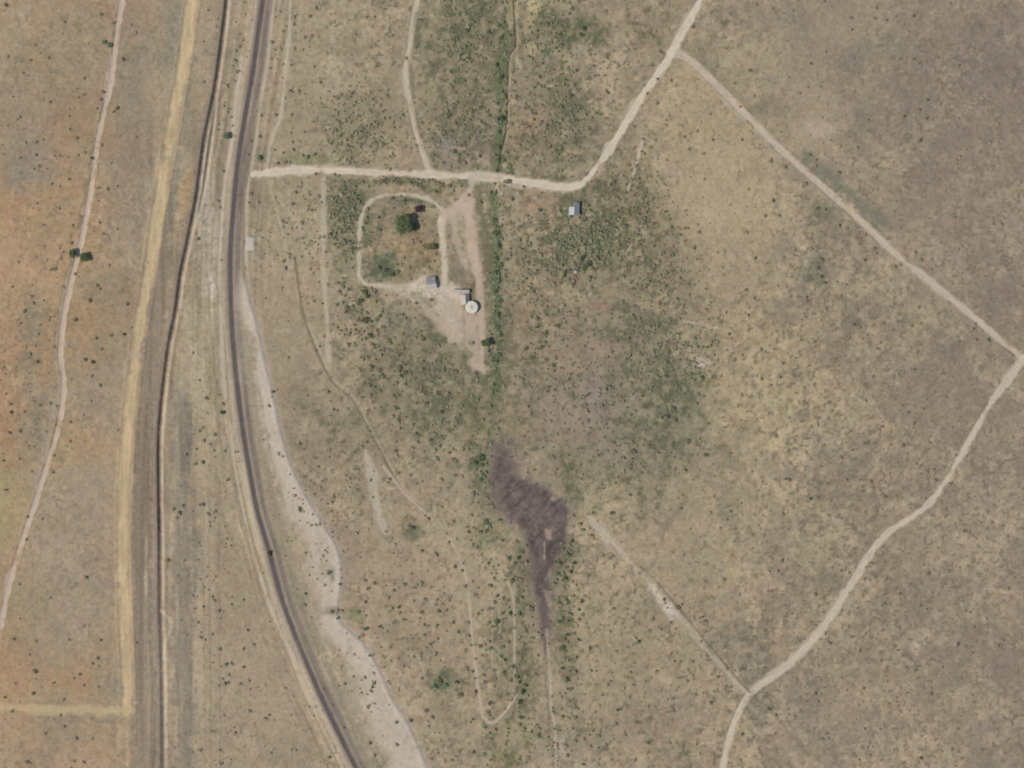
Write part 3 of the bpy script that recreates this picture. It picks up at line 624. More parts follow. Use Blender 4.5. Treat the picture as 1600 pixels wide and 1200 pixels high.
# spoil bank beside the railway curve
SPR = [(385, 425), (393, 470), (402, 500), (414, 554), (431, 624), (442, 676), (459, 732), (487, 785), (510, 822), (530, 858), (536, 890), (535, 918), (531, 945), (534, 970), (562, 997), (588, 1032), (616, 1092), (642, 1133), (670, 1198), (705, 1280)]
D, SG, U = dist_line(SPR, 90)
side = -D * SG                                    # > 0 east of the bright edge
wid = np.interp(Y, [420, 480, 560, 680, 780, 830, 900, 940, 1000, 1100, 1200], [10, 26, 38, 42, 44, 54, 64, 48, 50, 66, 80])
ns = (D < 88)
streak2 = fbm(X + 0.45 * Y, Y, 8, 41, 3, sy=60)
inn = np.where(ns, sstep(-2, 2.5, -side + 1.5 * n_fine) * (1 - sstep(0.35, 1.15, -side / wid + 0.45 * n_mid + 0.25 * streak2)), 0) * sstep(420, 450, Y)
SP = sheet(10, 'spoil_bank', 'pale bare gravel bank following the right side of the railway', 'road')
mixc(inn * (0.85 + 0.25 * n_mid + 0.3 * streak2).clip(0, 1), (188, 175, 156))
edge = np.where(ns, np.exp(-((side + 0.34 * wid + 3 * n_mid) / (0.3 * wid)) ** 2), 0) * sstep(430, 470, Y)
mixc((edge * (0.75 + 0.3 * n_mid + 0.2 * streak2 + 0.15 * n_fine)).clip(0, 1) * 0.9, (187, 173, 153))
edge = np.where(ns, np.exp(-((side + 6 + 1.5 * n_fine + 2 * n_mid) / 5.5) ** 2), 0) * sstep(430, 470, Y)
mixc((edge * (0.75 + 0.3 * n_mid)).clip(0, 1), (194, 180, 160))
H += np.where(ns, 0.9 * sstep(-1, 6, -side) * (1 - sstep(0.3, 1.2, -side / wid)), 0)
CLS[(inn > 0.5)] = SP
for q in ((500, 880, 8, 20, (158, 142, 118)), (513, 896, 6, 14, (128, 124, 104)), (488, 905, 10, 22, (180, 165, 142)), (507, 850, 8, 26, (178, 160, 140)), (472, 936, 7, 14, (128, 126, 108)), (515, 950, 14, 10, (130, 120, 100)), (498, 945, 8, 12, (152, 140, 118)), (470, 930, 4, 8, (110, 112, 88))):
    blob(*q, .65)
for q in ((485, 1010, 22, 30, (146, 138, 114)), (515, 1040, 18, 20, (152, 140, 116)), (550, 1080, 14, 30, (160, 146, 122)), (560, 1140, 20, 40, (168, 152, 128)), (600, 1110, 14, 30, (178, 163, 140)), (480, 970, 12, 20, (160, 142, 120)), (545, 1010, 10, 10, (172, 156, 136))):
    blob(*q, .5)
stroke([(386, 520), (394, 610), (404, 680), (416, 740), (434, 800), (450, 860), (470, 930), (492, 985), (520, 1055), (548, 1120), (580, 1200)], 15, (146, 135, 112), .75, 5, 4)
stroke([(398, 560), (410, 640), (424, 715), (445, 790)], 3, (132, 121, 102), .5, 2, 2)
stroke([(440, 860), (465, 935), (490, 1000), (520, 1060), (548, 1130), (575, 1200)], 5, (134, 129, 106), .55, 3, 2)
stroke([(446, 850), (472, 920), (498, 985), (530, 1055)], 3, (168, 156, 131), .45, 1.6, 1.2)

# the main dirt road and its branches
MR = sheet(11, 'dirt_road', 'pale dirt road from the railway past the farm up to the top edge', 'road')
N4 = sheet(12, 'farm_track', 'pale track running from the top edge down to the dirt road', 'road')
stroke([(660, -70), (652, -5), (645, 30), (640, 70), (633, 110), (636, 140), (645, 190), (656, 228), (670, 270)], 8.5, (190, 177, 153), .92, 2.5, 2.2, N4, dig=0.1, berm=0.1)
stroke([(651, 20), (649, 60), (643, 110), (646, 150), (654, 190)], 5, (120, 116, 94), .65, 2.5, 2)
stroke([(664, 225), (676, 268)], 5, (172, 160, 136), .4, 2, 1.5)
NE = sheet(13, 'dirt_road', 'straight dirt road slanting down to the right edge corner', 'road')
stroke([(1046, 86), (1062, 87), (1085, 100), (1110, 125), (1145, 160), (1180, 195), (1220, 235), (1260, 270), (1310, 315), (1360, 360), (1400, 398), (1450, 437), (1510, 487), (1560, 530), (1592, 556), (1640, 600)], 10.5, (186, 171, 150), .9, 2.8, 2.6, NE, dig=0.12, berm=0.15, ruts=.04)
stroke([(1262, 248), (1300, 280), (1335, 313), (1368, 344)], 19, (122, 119, 100), .8, 6, 7)
stroke([(1090, 88), (1130, 128), (1180, 175)], 8, (140, 130, 108), .5, 4, 4)
SE = sheet(14, 'dirt_road', 'dirt road bending from the right edge down to the bottom edge', 'road')
stroke([(1598, 560), (1590, 572), (1565, 605), (1530, 660), (1500, 715), (1475, 757), (1440, 797), (1388, 832), (1360, 865), (1325, 920), (1290, 975), (1270, 1000), (1235, 1035), (1200, 1062), (1170, 1085), (1154, 1112), (1140, 1150), (1128, 1200), (1110, 1280)], 11, (191, 177, 155), .92, 2.5, 2.4, SE, dig=0.12, berm=0.15, ruts=.04)
stroke([(396, 273), (418, 270), (470, 266), (530, 267), (600, 270), (670, 273), (730, 276), (790, 280), (840, 288), (880, 293), (905, 289), (922, 274), (945, 243), (970, 205), (1000, 155), (1030, 112), (1050, 78), (1070, 42), (1095, 0), (1140, -75)], 12, PALE, .95, 2.5, 2.8, MR, dig=0.14, berm=0.18, ruts=.05)
stroke([(560, 268), (640, 271), (720, 272), (760, 274)], 8, (182, 168, 146), .5, 4, 4)
stroke([(1004, 215), (1000, 235), (990, 270), (984, 288), (978, 305)], 4.0, (188, 175, 151), .85, 1.8, 1.0)
stroke([(975, 310), (985, 340), (1000, 380), (1003, 420)], 2.4, (160, 148, 124), .3, 1.5, 1.5)
stroke([(955, 100), (975, 102), (998, 102)], 2, (180, 166, 142), .5, 1, 1)

# farm tracks
LP = sheet(15, 'farm_track', 'narrow looping track around the tree block of the farm', 'road')
stroke([(695, 338), (680, 318), (650, 306), (615, 304), (590, 308), (574, 320), (566, 335), (562, 360), (561, 400), (562, 432), (572, 443), (595, 446), (620, 448), (655, 448), (690, 452)], 6, (194, 182, 158), .88, 2.0, 2.2, LP)
stroke([(645, 344), (650, 335), (664, 326), (680, 330), (692, 338)], 4, (180, 168, 144), .6, 2, 1.5)
YD = sheet(16, 'farm_yard', 'bare pale farm yard around the round tank', 'road')
stroke([(737, 284), (738, 302)], 9, (182, 166, 144), .9, 3, 2, YD)
stroke([(738, 305), (733, 330), (735, 355), (738, 385), (744, 418)], 15, (186, 166, 144), .9, 3, 2, YD)
stroke([(744, 410), (748, 440), (751, 480), (753, 530), (751, 570)], 11, (186, 166, 144), .9, 2.5, 2, YD)
stroke([(734, 300), (718, 316), (702, 332), (690, 343)], 12, (186, 166, 144), .9, 3, 2, YD)
stroke([(726, 322), (712, 336)], 16, (186, 166, 144), .85, 4, 3, YD)
stroke([(688, 342), (692, 380), (695, 420), (694, 450)], 9, (196, 182, 160), .95, 2.5, 2.5, YD)
stroke([(708, 350), (716, 385), (728, 415)], 8, (180, 166, 142), .7, 4, 4)
stroke([(660, 452), (690, 455), (715, 460)], 24, (198, 185, 164), .95, 5, 7, YD)
stroke([(690, 470), (705, 490), (720, 510)], 40, (188, 173, 151), .92, 7, 9, YD)
stroke([(606, 449), (640, 462), (668, 485)], 12, (182, 167, 143), .8, 4, 5, YD)
stroke([(650, 470), (690, 505), (735, 545), (745, 572)], 16, (178, 161, 138), .8, 5, 6, YD)
stroke([(730, 500), (742, 530), (748, 560)], 22, (174, 157, 136), .8, 5, 5, YD)
stroke([(724, 480), (726, 520), (727, 550)], 3, (140, 124, 104), .5, 1.5, 1.5)
stroke([(742, 572), (755, 578), (768, 574)], 6, (184, 168, 146), .7, 2.5, 2)
for q in ((668, 452, 14, 8, (172, 164, 138)), (655, 470, 12, 8, (150, 142, 116)), (705, 475, 14, 8, (176, 160, 132)), (640, 462, 14, 6, (168, 156, 130)), (665, 465, 8, 5, (150, 140, 116)), (722, 480, 6, 7, (120, 110, 92))):
    blob(*q, .6)
stroke([(746, 296), (752, 330), (757, 370), (763, 410), (766, 440)], 12, (112, 108, 84), .8, 4, 3)
stroke([(704, 400), (709, 420), (716, 442)], 9, (130, 121, 99), .75, 3, 3)
stroke([(718, 425), (727, 445)], 9, (126, 117, 97), .75, 3, 3)
stroke([(702, 352), (706, 380), (714, 400)], 3, (128, 118, 96), .6, 1.5, 1)
stroke([(778, 284), (774, 305), (771, 340), (774, 372), (779, 395)], 4.2, (190, 176, 150), .85, 1.8, 1.5)
stroke([(781, 268), (778, 310), (775, 345)], 4, (168, 155, 128), .5, 2, 2)
stroke([(808, 290), (808, 330), (812, 400), (838, 470), (850, 500)], 2.6, (160, 147, 120), .5, 1.5, 1.5)
stroke([(770, 440), (776, 470), (777, 520), (776, 570), (776, 610)], 11, (92, 104, 74), .85, 4, 5)
stroke([(771, 300), (772, 330), (777, 370), (778, 420), (778, 450)], 9.5, (92, 104, 74), .85, 4, 4)
stroke([(768, 575), (790, 570), (815, 567)], 3, (164, 148, 122), .5, 2, 2)
stroke([(776, 600), (770, 640), (768, 690)], 18, (104, 107, 79), .65, 6, 5)
stroke([(763, 600), (765, 660), (770, 700)], 3, (150, 140, 112), .4, 2, 2)
# stream line to the north of the road
ST = sheet(17, 'stream_bed', 'thin dry stream line with green bank above the dirt road', 'soil')
stroke([(788, 20), (790, 60), (784, 100), (784, 150), (782, 210), (779, 257)], 14, (98, 106, 76), .8, 4, 5)
stroke([(803, -60), (803, 0), (806, 60), (806, 72), (796, 92), (793, 150), (791, 205), (783, 240), (780, 266)], 3, (100, 84, 70), .7, 1.4, 1, ST, dig=0.5)
stroke([(807, 0), (809, 68), (798, 92), (796, 150), (794, 205), (786, 240)], 2.6, (178, 166, 140), .6, 1.3, 1)
stroke([(783, 100), (795, 92)], 3, (120, 112, 86), .4, 2, 1)
# erosion lines at the lower right
GU = sheet(18, 'erosion_gully', 'dry eroded gully slanting to the bend of the lower right road', 'soil')
stroke([(924, 812), (945, 835), (975, 868), (1005, 900), (1040, 945), (1080, 985), (1130, 1045), (1166, 1082)], 11, (184, 170, 149), .8, 4, 4)
stroke([(1018, 918), (1035, 938), (1050, 962)], 14, (196, 182, 162), .75, 4, 4)
stroke([(992, 878), (1018, 898), (1044, 928), (1078, 970), (1120, 1020), (1150, 1056), (1174, 1082)], 4, (122, 110, 93), .65, 2, 2.2, GU, dig=0.35, berm=.1)
stroke([(1050, 962), (1075, 980), (1110, 1020), (1140, 1060)], 4, (140, 128, 106), .5, 2.5, 2)
stroke([(1066, 788), (1047, 815), (1032, 848), (1019, 888)], 3.6, (126, 114, 96), .5, 2.2, 2.4, dig=0.15)
stroke([(955, 850), (975, 880), (990, 898)], 2, (124, 112, 92), .5, 1.2, 1)
stroke([(1172, 1088), (1200, 1105), (1230, 1140), (1262, 1180)], 5, (128, 118, 100), .65, 2.5, 2)
stroke([(1160, 1092), (1190, 1120), (1220, 1160), (1250, 1200)], 6, (170, 154, 132), .55, 3, 3)
stroke([(1068, 502), (1098, 507), (1110, 512), (1125, 512)], 2.6, (184, 174, 156), .75, 1.3, 1)
stroke([(812, 420), (806, 470), (812, 560)], 4, (160, 142, 116), .4, 2.5, 2.5)
stroke([(848, 420), (846, 480), (855, 500)], 3, (162, 146, 120), .45, 2, 2)

# dark mud
MUD = sheet(19, 'mud_flat', 'dark purplish damp mud patch tapering into a channel, lower centre', 'mud')
mp = [(776, 690), (788, 690), (800, 712), (818, 735), (836, 756), (860, 772), (885, 780), (889, 790), (884, 815), (876, 845), (864, 868), (860, 900), (858, 950), (855, 1000), (848, 1000), (842, 940), (834, 900), (830, 860), (822, 830), (800, 818), (786, 800), (772, 775), (768, 745), (770, 715)]
i0, i1 = np.searchsorted(gx, (720, 940)); j0, j1 = np.searchsorted(gy, (640, 1050))
sl = (slice(j0, j1), slice(i0, i1))
px_, py_ = X[sl] + 8 * n_mid[sl] + 4 * n_fine[sl], Y[sl] + 7 * fbm(X, Y, 22, 37, 3)[sl]
ins = np.zeros(px_.shape, bool); dmin = np.full(px_.shape, 1e6, np.float32)
for (ax, ay), (bx, by) in zip(mp, mp[1:] + mp[:1]):
    cond = ((ay > py_) != (by > py_)) & (px_ < (bx - ax) * (py_ - ay) / (by - ay + 1e-9) + ax)
    ins ^= cond
    ln2 = (bx - ax) ** 2 + (by - ay) ** 2
    t = np.clip(((px_ - ax) * (bx - ax) + (py_ - ay) * (by - ay)) / ln2, 0, 1)
    dmin = np.minimum(dmin, np.hypot(px_ - ax - t * (bx - ax), py_ - ay - t * (by - ay)))
sdm = np.where(ins, -dmin, dmin)
halo = (1 - sstep(-6, 24, sdm + 6 * n_mid[sl])) * (1 - 0.5 * sstep(900, 1000, Y[sl]))
C[sl] += (halo * 0.68)[..., None] * (np.array((122, 110, 99), np.float32) - C[sl])
# the upper left rim is diffuse, the right rim sharp
sharp = np.clip(sstep(790, 850, X[sl] + 0.2 * (Y[sl] - 760)), 0, 1)
mm = (1 - sstep(-18 + 10 * sharp, 9 - 3 * sharp, sdm + 4.5 * n_fine[sl] + 4 * n_mid[sl])) * (1 - 0.5 * sstep(880, 990, Y[sl]))
C[sl] += (mm * (0.8 + 0.32 * n_mid[sl] + 0.28 * n_fine[sl]))[..., None].clip(0, 1) * (np.array((97, 86, 80), np.float32) - C[sl])
rim = np.exp(-((sdm + 9) / 7) ** 2) * sharp * mm
C[sl] += (rim * 0.5)[..., None] * (np.array((80, 71, 72), np.float32) - C[sl])
mst = fbm(X[sl] + 0.9 * Y[sl], Y[sl] - 0.9 * X[sl], 7, 33, 3, sy=34)
C[sl] *= (1 + (0.16 * mst * mm)[..., None])
vein = np.exp(-((fbm(X[sl] - 0.5 * Y[sl], Y[sl] + 0.5 * X[sl], 16, 31, 3)) / 0.12) ** 2) * mm
C[sl] += (vein * 0.6)[..., None] * (np.array((126, 113, 104), np.float32) - C[sl])
H[sl] -= 0.5 * mm
CLS[sl] = np.where(sdm < -1, MUD, CLS[sl])
stroke([(849, 880), (849, 930), (851, 985), (853, 1015)], 11, (104, 91, 86), .7, 5, 3)
i0, i1 = np.searchsorted(gx, (840, 875)); j0, j1 = np.searchsorted(gy, (815, 855))
sl = (slice(j0, j1), slice(i0, i1))
pd = np.maximum(np.abs(X[sl] - 857) - 5, np.abs(Y[sl] - 835) - 7.5) + 1.6 * n_fine[sl]
C[sl] += (0.78 * (1 - sstep(-2.5, 2.5, pd)))[..., None] * (np.array((166, 142, 121), np.float32) - C[sl])
stroke([(850.5, 846), (850.5, 873)], 3.0, (170, 156, 130), .75, 1.4, .8)
stroke([(854, 985), (855, 1005), (857, 1030), (859, 1060), (860, 1100), (866, 1140), (868, 1200), (869, 1270)], 4, (180, 167, 144), .7, 2, 1.6, dig=.2)
stroke([(850, 985), (852, 1050), (856, 1110), (864, 1210)], 3, (120, 108, 90), .5, 1.8, 1.5)
stroke([(872, 1000), (873, 1100), (874, 1210)], 4, (168, 153, 130), .4, 2.5, 2)

# gravel pads by the line
GP = sheet(20, 'gravel_pad', 'small pale grey gravel pad at the right edge of the railway', 'road')
i0, i1 = np.searchsorted(gx, (380, 405)); j0, j1 = np.searchsorted(gy, (362, 400))
sl = (slice(j0, j1), slice(i0, i1))
pd = np.maximum(np.abs(X[sl] - 391) - 5.5, np.abs(Y[sl] - 381) - 10) + 1.2 * n_fine[sl]
k = 1 - sstep(-1.2, 1.5, pd)
C[sl] += (0.95 * k)[..., None] * (np.array((186, 177, 163), np.float32) - C[sl])
CLS[sl] = np.where(pd < 0, GP, CLS[sl])
H[sl] += 0.25 * k
for q in ((406, 371, 4, 4, (178, 166, 146)), (402, 395, 4, 5, (166, 153, 134)), (391, 367, 4, 3, (130, 122, 108))):
    blob(*q, .7, 0, .2, .4)

yd = np.exp(-(((X - 668) / 46) ** 2 + ((Y - 456) / 20) ** 2))
mixc(yd * sstep(0.25, 0.7, sp1) * 0.7, (140, 130, 106))
mixc(yd * sstep(0.2, 0.6, -sp1) * 0.8, (206, 195, 176))
C *= (1 + 0.035 * n_tiny[..., None])
C = np.clip(C, 30, 235)
A = alb(C).astype(np.float32)

# ------------------------------------------------------------------ build the sheets
VX, VY = (X - 800) * S, (600 - Y) * S
ALLV = np.stack([VX, VY, H], -1).reshape(-1, 3).astype(np.float32)
ALLC = np.concatenate([A, np.ones((NY, NX, 1), np.float32)], -1).reshape(-1, 4)
jj, ii = np.meshgrid(np.arange(NY - 1), np.arange(NX - 1), indexing='ij')
v00 = (jj * NX + ii); Q = np.stack([v00 + NX, v00 + NX + 1, v00 + 1, v00], -1).reshape(-1, 4).astype(np.int32)
FC = np.maximum(np.maximum(CLS[:-1, :-1], CLS[1:, 1:]), np.maximum(CLS[1:, :-1], CLS[:-1, 1:])).reshape(-1)


def build_sheet(name, mask, mat):
    q = Q[mask]
    used, inv = np.unique(q, return_inverse=True)
    me = bpy.data.meshes.new(name)
    nv, nf = len(used), len(q)
    me.vertices.add(nv); me.loops.add(nf * 4); me.polygons.add(nf)
    me.vertices.foreach_set('co', ALLV[used].ravel())
    me.loops.foreach_set('vertex_index', inv.reshape(-1).astype(np.int32))
    me.polygons.foreach_set('loop_start', np.arange(0, nf * 4, 4, dtype=np.int32))
    me.polygons.foreach_set('use_smooth', np.ones(nf, bool))
    at = me.color_attributes.new('soil', 'FLOAT_COLOR', 'POINT')
    at.data.foreach_set('color', ALLC[used].ravel())
    me.update(calc_edges=True)
    me.materials.append(M[mat])
    o = bpy.data.objects.new(name, me)
    COL.objects.link(o)
    return o


ground = tag(build_sheet('ground', FC == 0, 'soil'), 'dry tan veld with patchy grass and scrub cover', None, None, 'structure')
SHEET_OBJ = {}
for i, (nm, lb, mk) in SHEETS.items():
    sel = FC == i
    if sel.any():
        SHEET_OBJ[i] = tag(build_sheet(nm, sel, mk), lb, None, None, 'structure')


def hz(px, py):
    i = int(np.clip(np.searchsorted(gx, px), 0, NX - 1)); j = int(np.clip(np.searchsorted(gy, py), 0, NY - 1))
    return float(H[j, i])


# ------------------------------------------------------------------ railway: rails and sleepers
railway = SHEET_OBJ[RAILBED]
rl = smooth_line(RAIL, 40)
seg = np.hypot(*np.diff(rl, axis=0).T); cum = np.concatenate([[0], np.cumsum(seg)])
step_px = 0.65 / S
sN = int(cum[-1] / step_px)
sp = np.interp(np.arange(sN) * step_px, cum, rl[:, 0]), np.interp(np.arange(sN) * step_px, cum, rl[:, 1])
rx_, ry_ = (sp[0] - 800) * S, (600 - sp[1]) * S
rz_ = np.array([hz(a, b) for a, b in zip(*sp)])
rz_ = np.convolve(np.pad(rz_, 10, mode='edge'), np.ones(21) / 21, 'valid') + 0.06
tx_, ty_ = np.gradient(rx_), np.gradient(ry_)
tl = np.hypot(tx_, ty_); tx_ /= tl; ty_ /= tl
nx_, ny_ = -ty_, tx_
v, f = [], []
for a in range(sN):
    b = len(v)
    hw, hl = 0.12, 1.3
    for dz in (-0.12, 0.08):
        for su, sw in ((-1, -1), (1, -1), (1, 1), (-1, 1)):
            v.append((rx_[a] + tx_[a] * hw * su + nx_[a] * hl * sw, ry_[a] + ty_[a] * hw * su + ny_[a] * hl * sw, rz_[a] + dz))
    f += [tuple(b + i for i in q) for q in ((4, 5, 6, 7), (0, 1, 5, 4), (1, 2, 6, 5), (2, 3, 7, 6), (3, 0, 4, 7))]
slp = mesh_obj('sleeper_row', v, f, M['sleeper'], railway)
slp['kind'] = 'stuff'
for off in (-0.56, 0.56):
    v, f = [], []
    for a in range(0, sN, 3):
        for o_, dz in ((-0.07, 0.08), (-0.035, 0.24), (0.035, 0.24), (0.07, 0.08)):
            v.append((rx_[a] + nx_[a] * (off + o_), ry_[a] + ny_[a] * (off + o_), rz_[a] + dz))
    k = len(v) // 4
    for a in range(k - 1):
        for q in range(3):
            f.append((a * 4 + q, a * 4 + q + 1, a * 4 + 4 + q + 1, a * 4 + 4 + q))
    mesh_obj('rail', v, f, M['steel'], railway)

# small rail trolley standing on the track
ti = int(np.argmin((sp[0] - 423) ** 2 + (sp[1] - 864) ** 2))
tr = empty('rail_trolley', (rx_[ti], ry_[ti], rz_[ti] + 0.24), math.atan2(ty_[ti], tx_[ti]))
tag(tr, 'small dark rusty rail trolley standing on the railway track', 'rail trolley')
MB().box(-1.5, 1.5, -0.85, 0.85, 0.45, 0.6).build('deck', M['rust'], tr)
MB().box(-1.2, -0.1, -0.75, 0.75, 0.602, 1.5).box(-1.25, -0.05, -0.8, 0.8, 1.5, 1.56).build('cabin', M['rust'], tr)
MB().box(0.2, 1.3, -0.6, 0.6, 0.602, 0.95).build('engine_box', M['dark'], tr)
for sx in (-0.9, 0.9):
    for sy in (-0.56, 0.56):
        MB().tube((sx, sy - 0.06, 0.22), (sx, sy + 0.06, 0.22), 0.22, 0.22, 14).build('wheel', M['steel'], tr)
    MB().tube((sx, -0.5, 0.22), (sx, 0.5, 0.22), 0.05, 0.05, 8).build('axle', M['steel'], tr)
    MB().box(sx - 0.08, sx + 0.08, -0.45, 0.45, 0.24, 0.45).build('axle_box', M['dark'], tr)

# ------------------------------------------------------------------ buildings
def gable(name, label, px, py, rz, wl, wr, d0l, d1l, d0r, d1r, hw, hr, mat_l, mat_r, door_side=-1):
    """gable house, ridge along local y; left slope wl wide from d0l to d1l, right slope wr from d0r to d1r"""
    z = hz(px, py) - 0.1
    e = empty(name, W(px, py, z), math.radians(rz))
    tag(e, label, 'house' if 'house' in name else 'building')
    ov = 0.25
    zl, zr = hr - (hr - hw), hw
    def roofz(x): return hr + x * (hr - hw) / wl if x < 0 else hr - x * (hr - hw) / wr
    y0, y1 = max(d0l, d0r), min(d1l, d1r)
    w = MB()
    a, b = -wl + ov, wr - ov
    ya, yb = min(d0l, d0r) + ov, max(d1l, d1r) - ov
    # four walls as thin boxes with gable tops
    t = 0.2
    w.box(a, a + t, d0l + ov, d1l - ov, 0, roofz(a) - 0.06)
    w.box(b - t, b, d0r + ov, d1r - ov, 0, roofz(b) - 0.06)
    for yy, lo in ((min(d0l, d0r), 0), (max(d1l, d1r), 1)):
        pass
    for dl, dr, sgn in ((d0l, d0r, 1), (d1l, d1r, -1)):
        for (xa, xb, dd) in ((a + t, 0, dl), (0, b - t, dr)):
            yy = dd + sgn * ov
            ys = (yy, yy + sgn * t)
            q = []
            for y_ in ys:
                q.append([(xa, y_, 0), (xb, y_, 0), (xb, y_, roofz(xb) - 0.06), (xa, y_, roofz(xa) - 0.06)])
            base = len(w.v)
            w.v += q[0] + q[1]
            w.f += [tuple(base + i for i in g) for g in ((0, 1, 2, 3), (7, 6, 5, 4), (0, 4, 5, 1), (1, 5, 6, 2), (2, 6, 7, 3), (3, 7, 4, 0))]
    if abs(d1l - d1r) > 0.1:
        w.box(-0.1, 0.1, min(d1l, d1r) - ov, max(d1l, d1r) - ov - t, 0, hr - 0.1)
    if abs(d0l - d0r) > 0.1:
        w.box(-0.1, 0.1, min(d0l, d0r) + ov + t, max(d0l, d0r) + ov, 0, hr - 0.1)
    w.build('wall', M['wall'], e)
    for lab, (xa, xb, dd0, dd1, mt) in (('l', (-wl, -0.002, d0l, d1l, mat_l)), ('r', (0.002, wr, d0r, d1r, mat_r))):
        n = max(2, int(round((dd1 - dd0) / 1.6)))
        zz = (roofz(xa), roofz(xb))
        first = None
        sl_ = MB().slab([(xa, dd0, zz[0]), (xb, dd0, zz[1]), (xb, dd1, zz[1]), (xa, dd1, zz[0])], 0.05).build('roof_slope', mt, e)
        for i in range(n + 1):               # seams between the iron sheets
            ys = dd0 + 0.05 + (dd1 - dd0 - 0.1) * i / n
            MB().slab([(xa, ys - 0.05, zz[0] + 0.05), (xb, ys - 0.05, zz[1] + 0.05), (xb, ys + 0.05, zz[1] + 0.05), (xa, ys + 0.05, zz[0] + 0.05)], 0.045).build('roof_seam', mt, sl_)
    ry0, ry1 = min(d0l, d0r) + 0.01, max(d1l, d1r) - 0.01
    MB().slab([(-0.18, ry0, hr + 0.03), (0, ry0, hr + 0.1), (0, ry1, hr + 0.1), (-0.18, ry1, hr + 0.03)], 0.03).slab([(0, ry0, hr + 0.1), (0.18, ry0, hr + 0.03), (0.18, ry1, hr + 0.03), (0, ry1, hr + 0.1)], 0.03).build('ridge_cap', mat_l, e)
    ym = (d0l + d1l) / 2
    dr_ = MB().box(a - 0.05, a - 0.005, ym - 0.45, ym + 0.45, 0.1, 2.05).build('door', M['dark'], e)
    MB().box(a - 0.1, a - 0.052, ym + 0.28, ym + 0.34, 1.0, 1.12).build('handle', M['steel'], dr_)
    for yy in (ym + 1.4, ym - 1.4):
        if d0l + 0.8 < yy < d1l - 0.8:
            wi = MB().box(a - 0.05, a - 0.005, yy - 0.4, yy + 0.4, 1.0, 1.9).build('window', M['white_roof'], e)
            MB().box(a - 0.07, a - 0.052, yy - 0.33, yy + 0.33, 1.07, 1.83).build('pane', M['glass'], wi)
    return e


gable('farm_house', 'small house with white iron roof, right slope in painted bluish shade, below the road bend', 897, 329, 0, 3.3, 3.3, -3.0, 2.1, -3.0, 4.9, 2.5, 4.3, M['white_roof'], M['shaded_white_roof'])
gable('pump_house', 'small gabled pump house touching the upper left of the round tank', 727.5, 467.5, 4, 3.2, 2.4, -3.3, 2.6, -2.2, 2.9, 2.0, 3.6, M['pale_roof'], M['shaded_pale_roof'])
gable('farm_store', 'store with white lower slope and painted grey-shaded upper slope left of the long shed', 674, 444.5, 97, 2.9, 5.0, -3.2, 3.3, -3.0, 2.9, 2.0, 3.5, M['pale_roof'], M['shaded_pale_roof'])

# long narrow open shed
z = hz(720, 455)
sh = empty('long_shed', W(720.5, 455.3, z), math.radians(-1))
tag(sh, 'long narrow white-roofed open shed above the pump house', 'shed')
n = 5
for i in range(n):
    x0, x1 = -5.4 + 10.6 * i / n, -5.4 + 10.6 * (i + 1) / n - 0.02
    MB().slab([(x0, -1.1, 2.2), (x1, -1.1, 2.2), (x1, 1.0, 2.55), (x0, 1.0, 2.55)], 0.06).build('roof_sheet', M['pale_roof'], sh)
MB().box(-5.3, 5.1, 0.75, 0.9, 0, 2.4).build('back_wall', M['wall'], sh)
for i in range(6):
    x = -5.2 + 2.06 * i
    MB().tube((x, -0.9, -0.1), (x, -0.9, 2.16), 0.07, 0.07, 8).build('post', M['bark'], sh)

# round covered reservoir
tx0, ty0 = 736.8, 480.3
z = hz(tx0, ty0) - 0.1
tk = empty('round_tank', W(tx0, ty0, z))
tag(tk, 'round cream covered water tank in the farm yard', 'tank')
R, NS = 3.9, 40
v, f = [], []
for zz, r in ((0, R), (3.0, R), (3.0, R - 0.2), (2.8, R - 0.2)):
    for i in range(NS):
        t = 2 * math.pi * i / NS; v.append((r * math.cos(t), r * math.sin(t), zz))
for k in range(3):
    for i in range(NS):
        j = (i + 1) % NS; f.append((k * NS + i, k * NS + j, (k + 1) * NS + j, (k + 1) * NS + i))
mesh_obj('tank_wall', v, f, M['cream_roof'], tk)
for i in range(12):                               # lid panels
    a0, a1 = 2 * math.pi * i / 12, 2 * math.pi * (i + 1) / 12 - 0.012
    pts = [(0.25 * math.cos((a0 + a1) / 2), 0.25 * math.sin((a0 + a1) / 2), 3.22)]
    for t in np.linspace(a0, a1, 5): pts.append(((R - 0.22) * math.cos(t), (R - 0.22) * math.sin(t), 2.93))
    b = MB(); nb = len(pts)
    b.v = [tuple(p) for p in pts] + [(p[0], p[1], p[2] - 0.05) for p in pts]
    b.f = [tuple(range(nb)), tuple(range(2 * nb - 1, nb - 1, -1))] + [(q, nb + q, nb + (q + 1) % nb, (q + 1) % nb) for q in range(nb)]
    b.build('lid_panel', M['cream_roof'], tk)
MB().tube((0, 0, 3.15), (0, 0, 3.35), 0.34, 0.3, 16).build('lid_cap', M['pale_roof'], tk)
MB().box(1.6, 2.4, -0.4, 0.4, 2.9, 3.18).build('hatch', M['cream_roof'], tk)
MB().tube((-R - 0.5, -0.6, 0.3), (-R + 0.1, -0.6, 0.3), 0.08, 0.08, 8).build('outlet_pipe', M['steel'], tk)


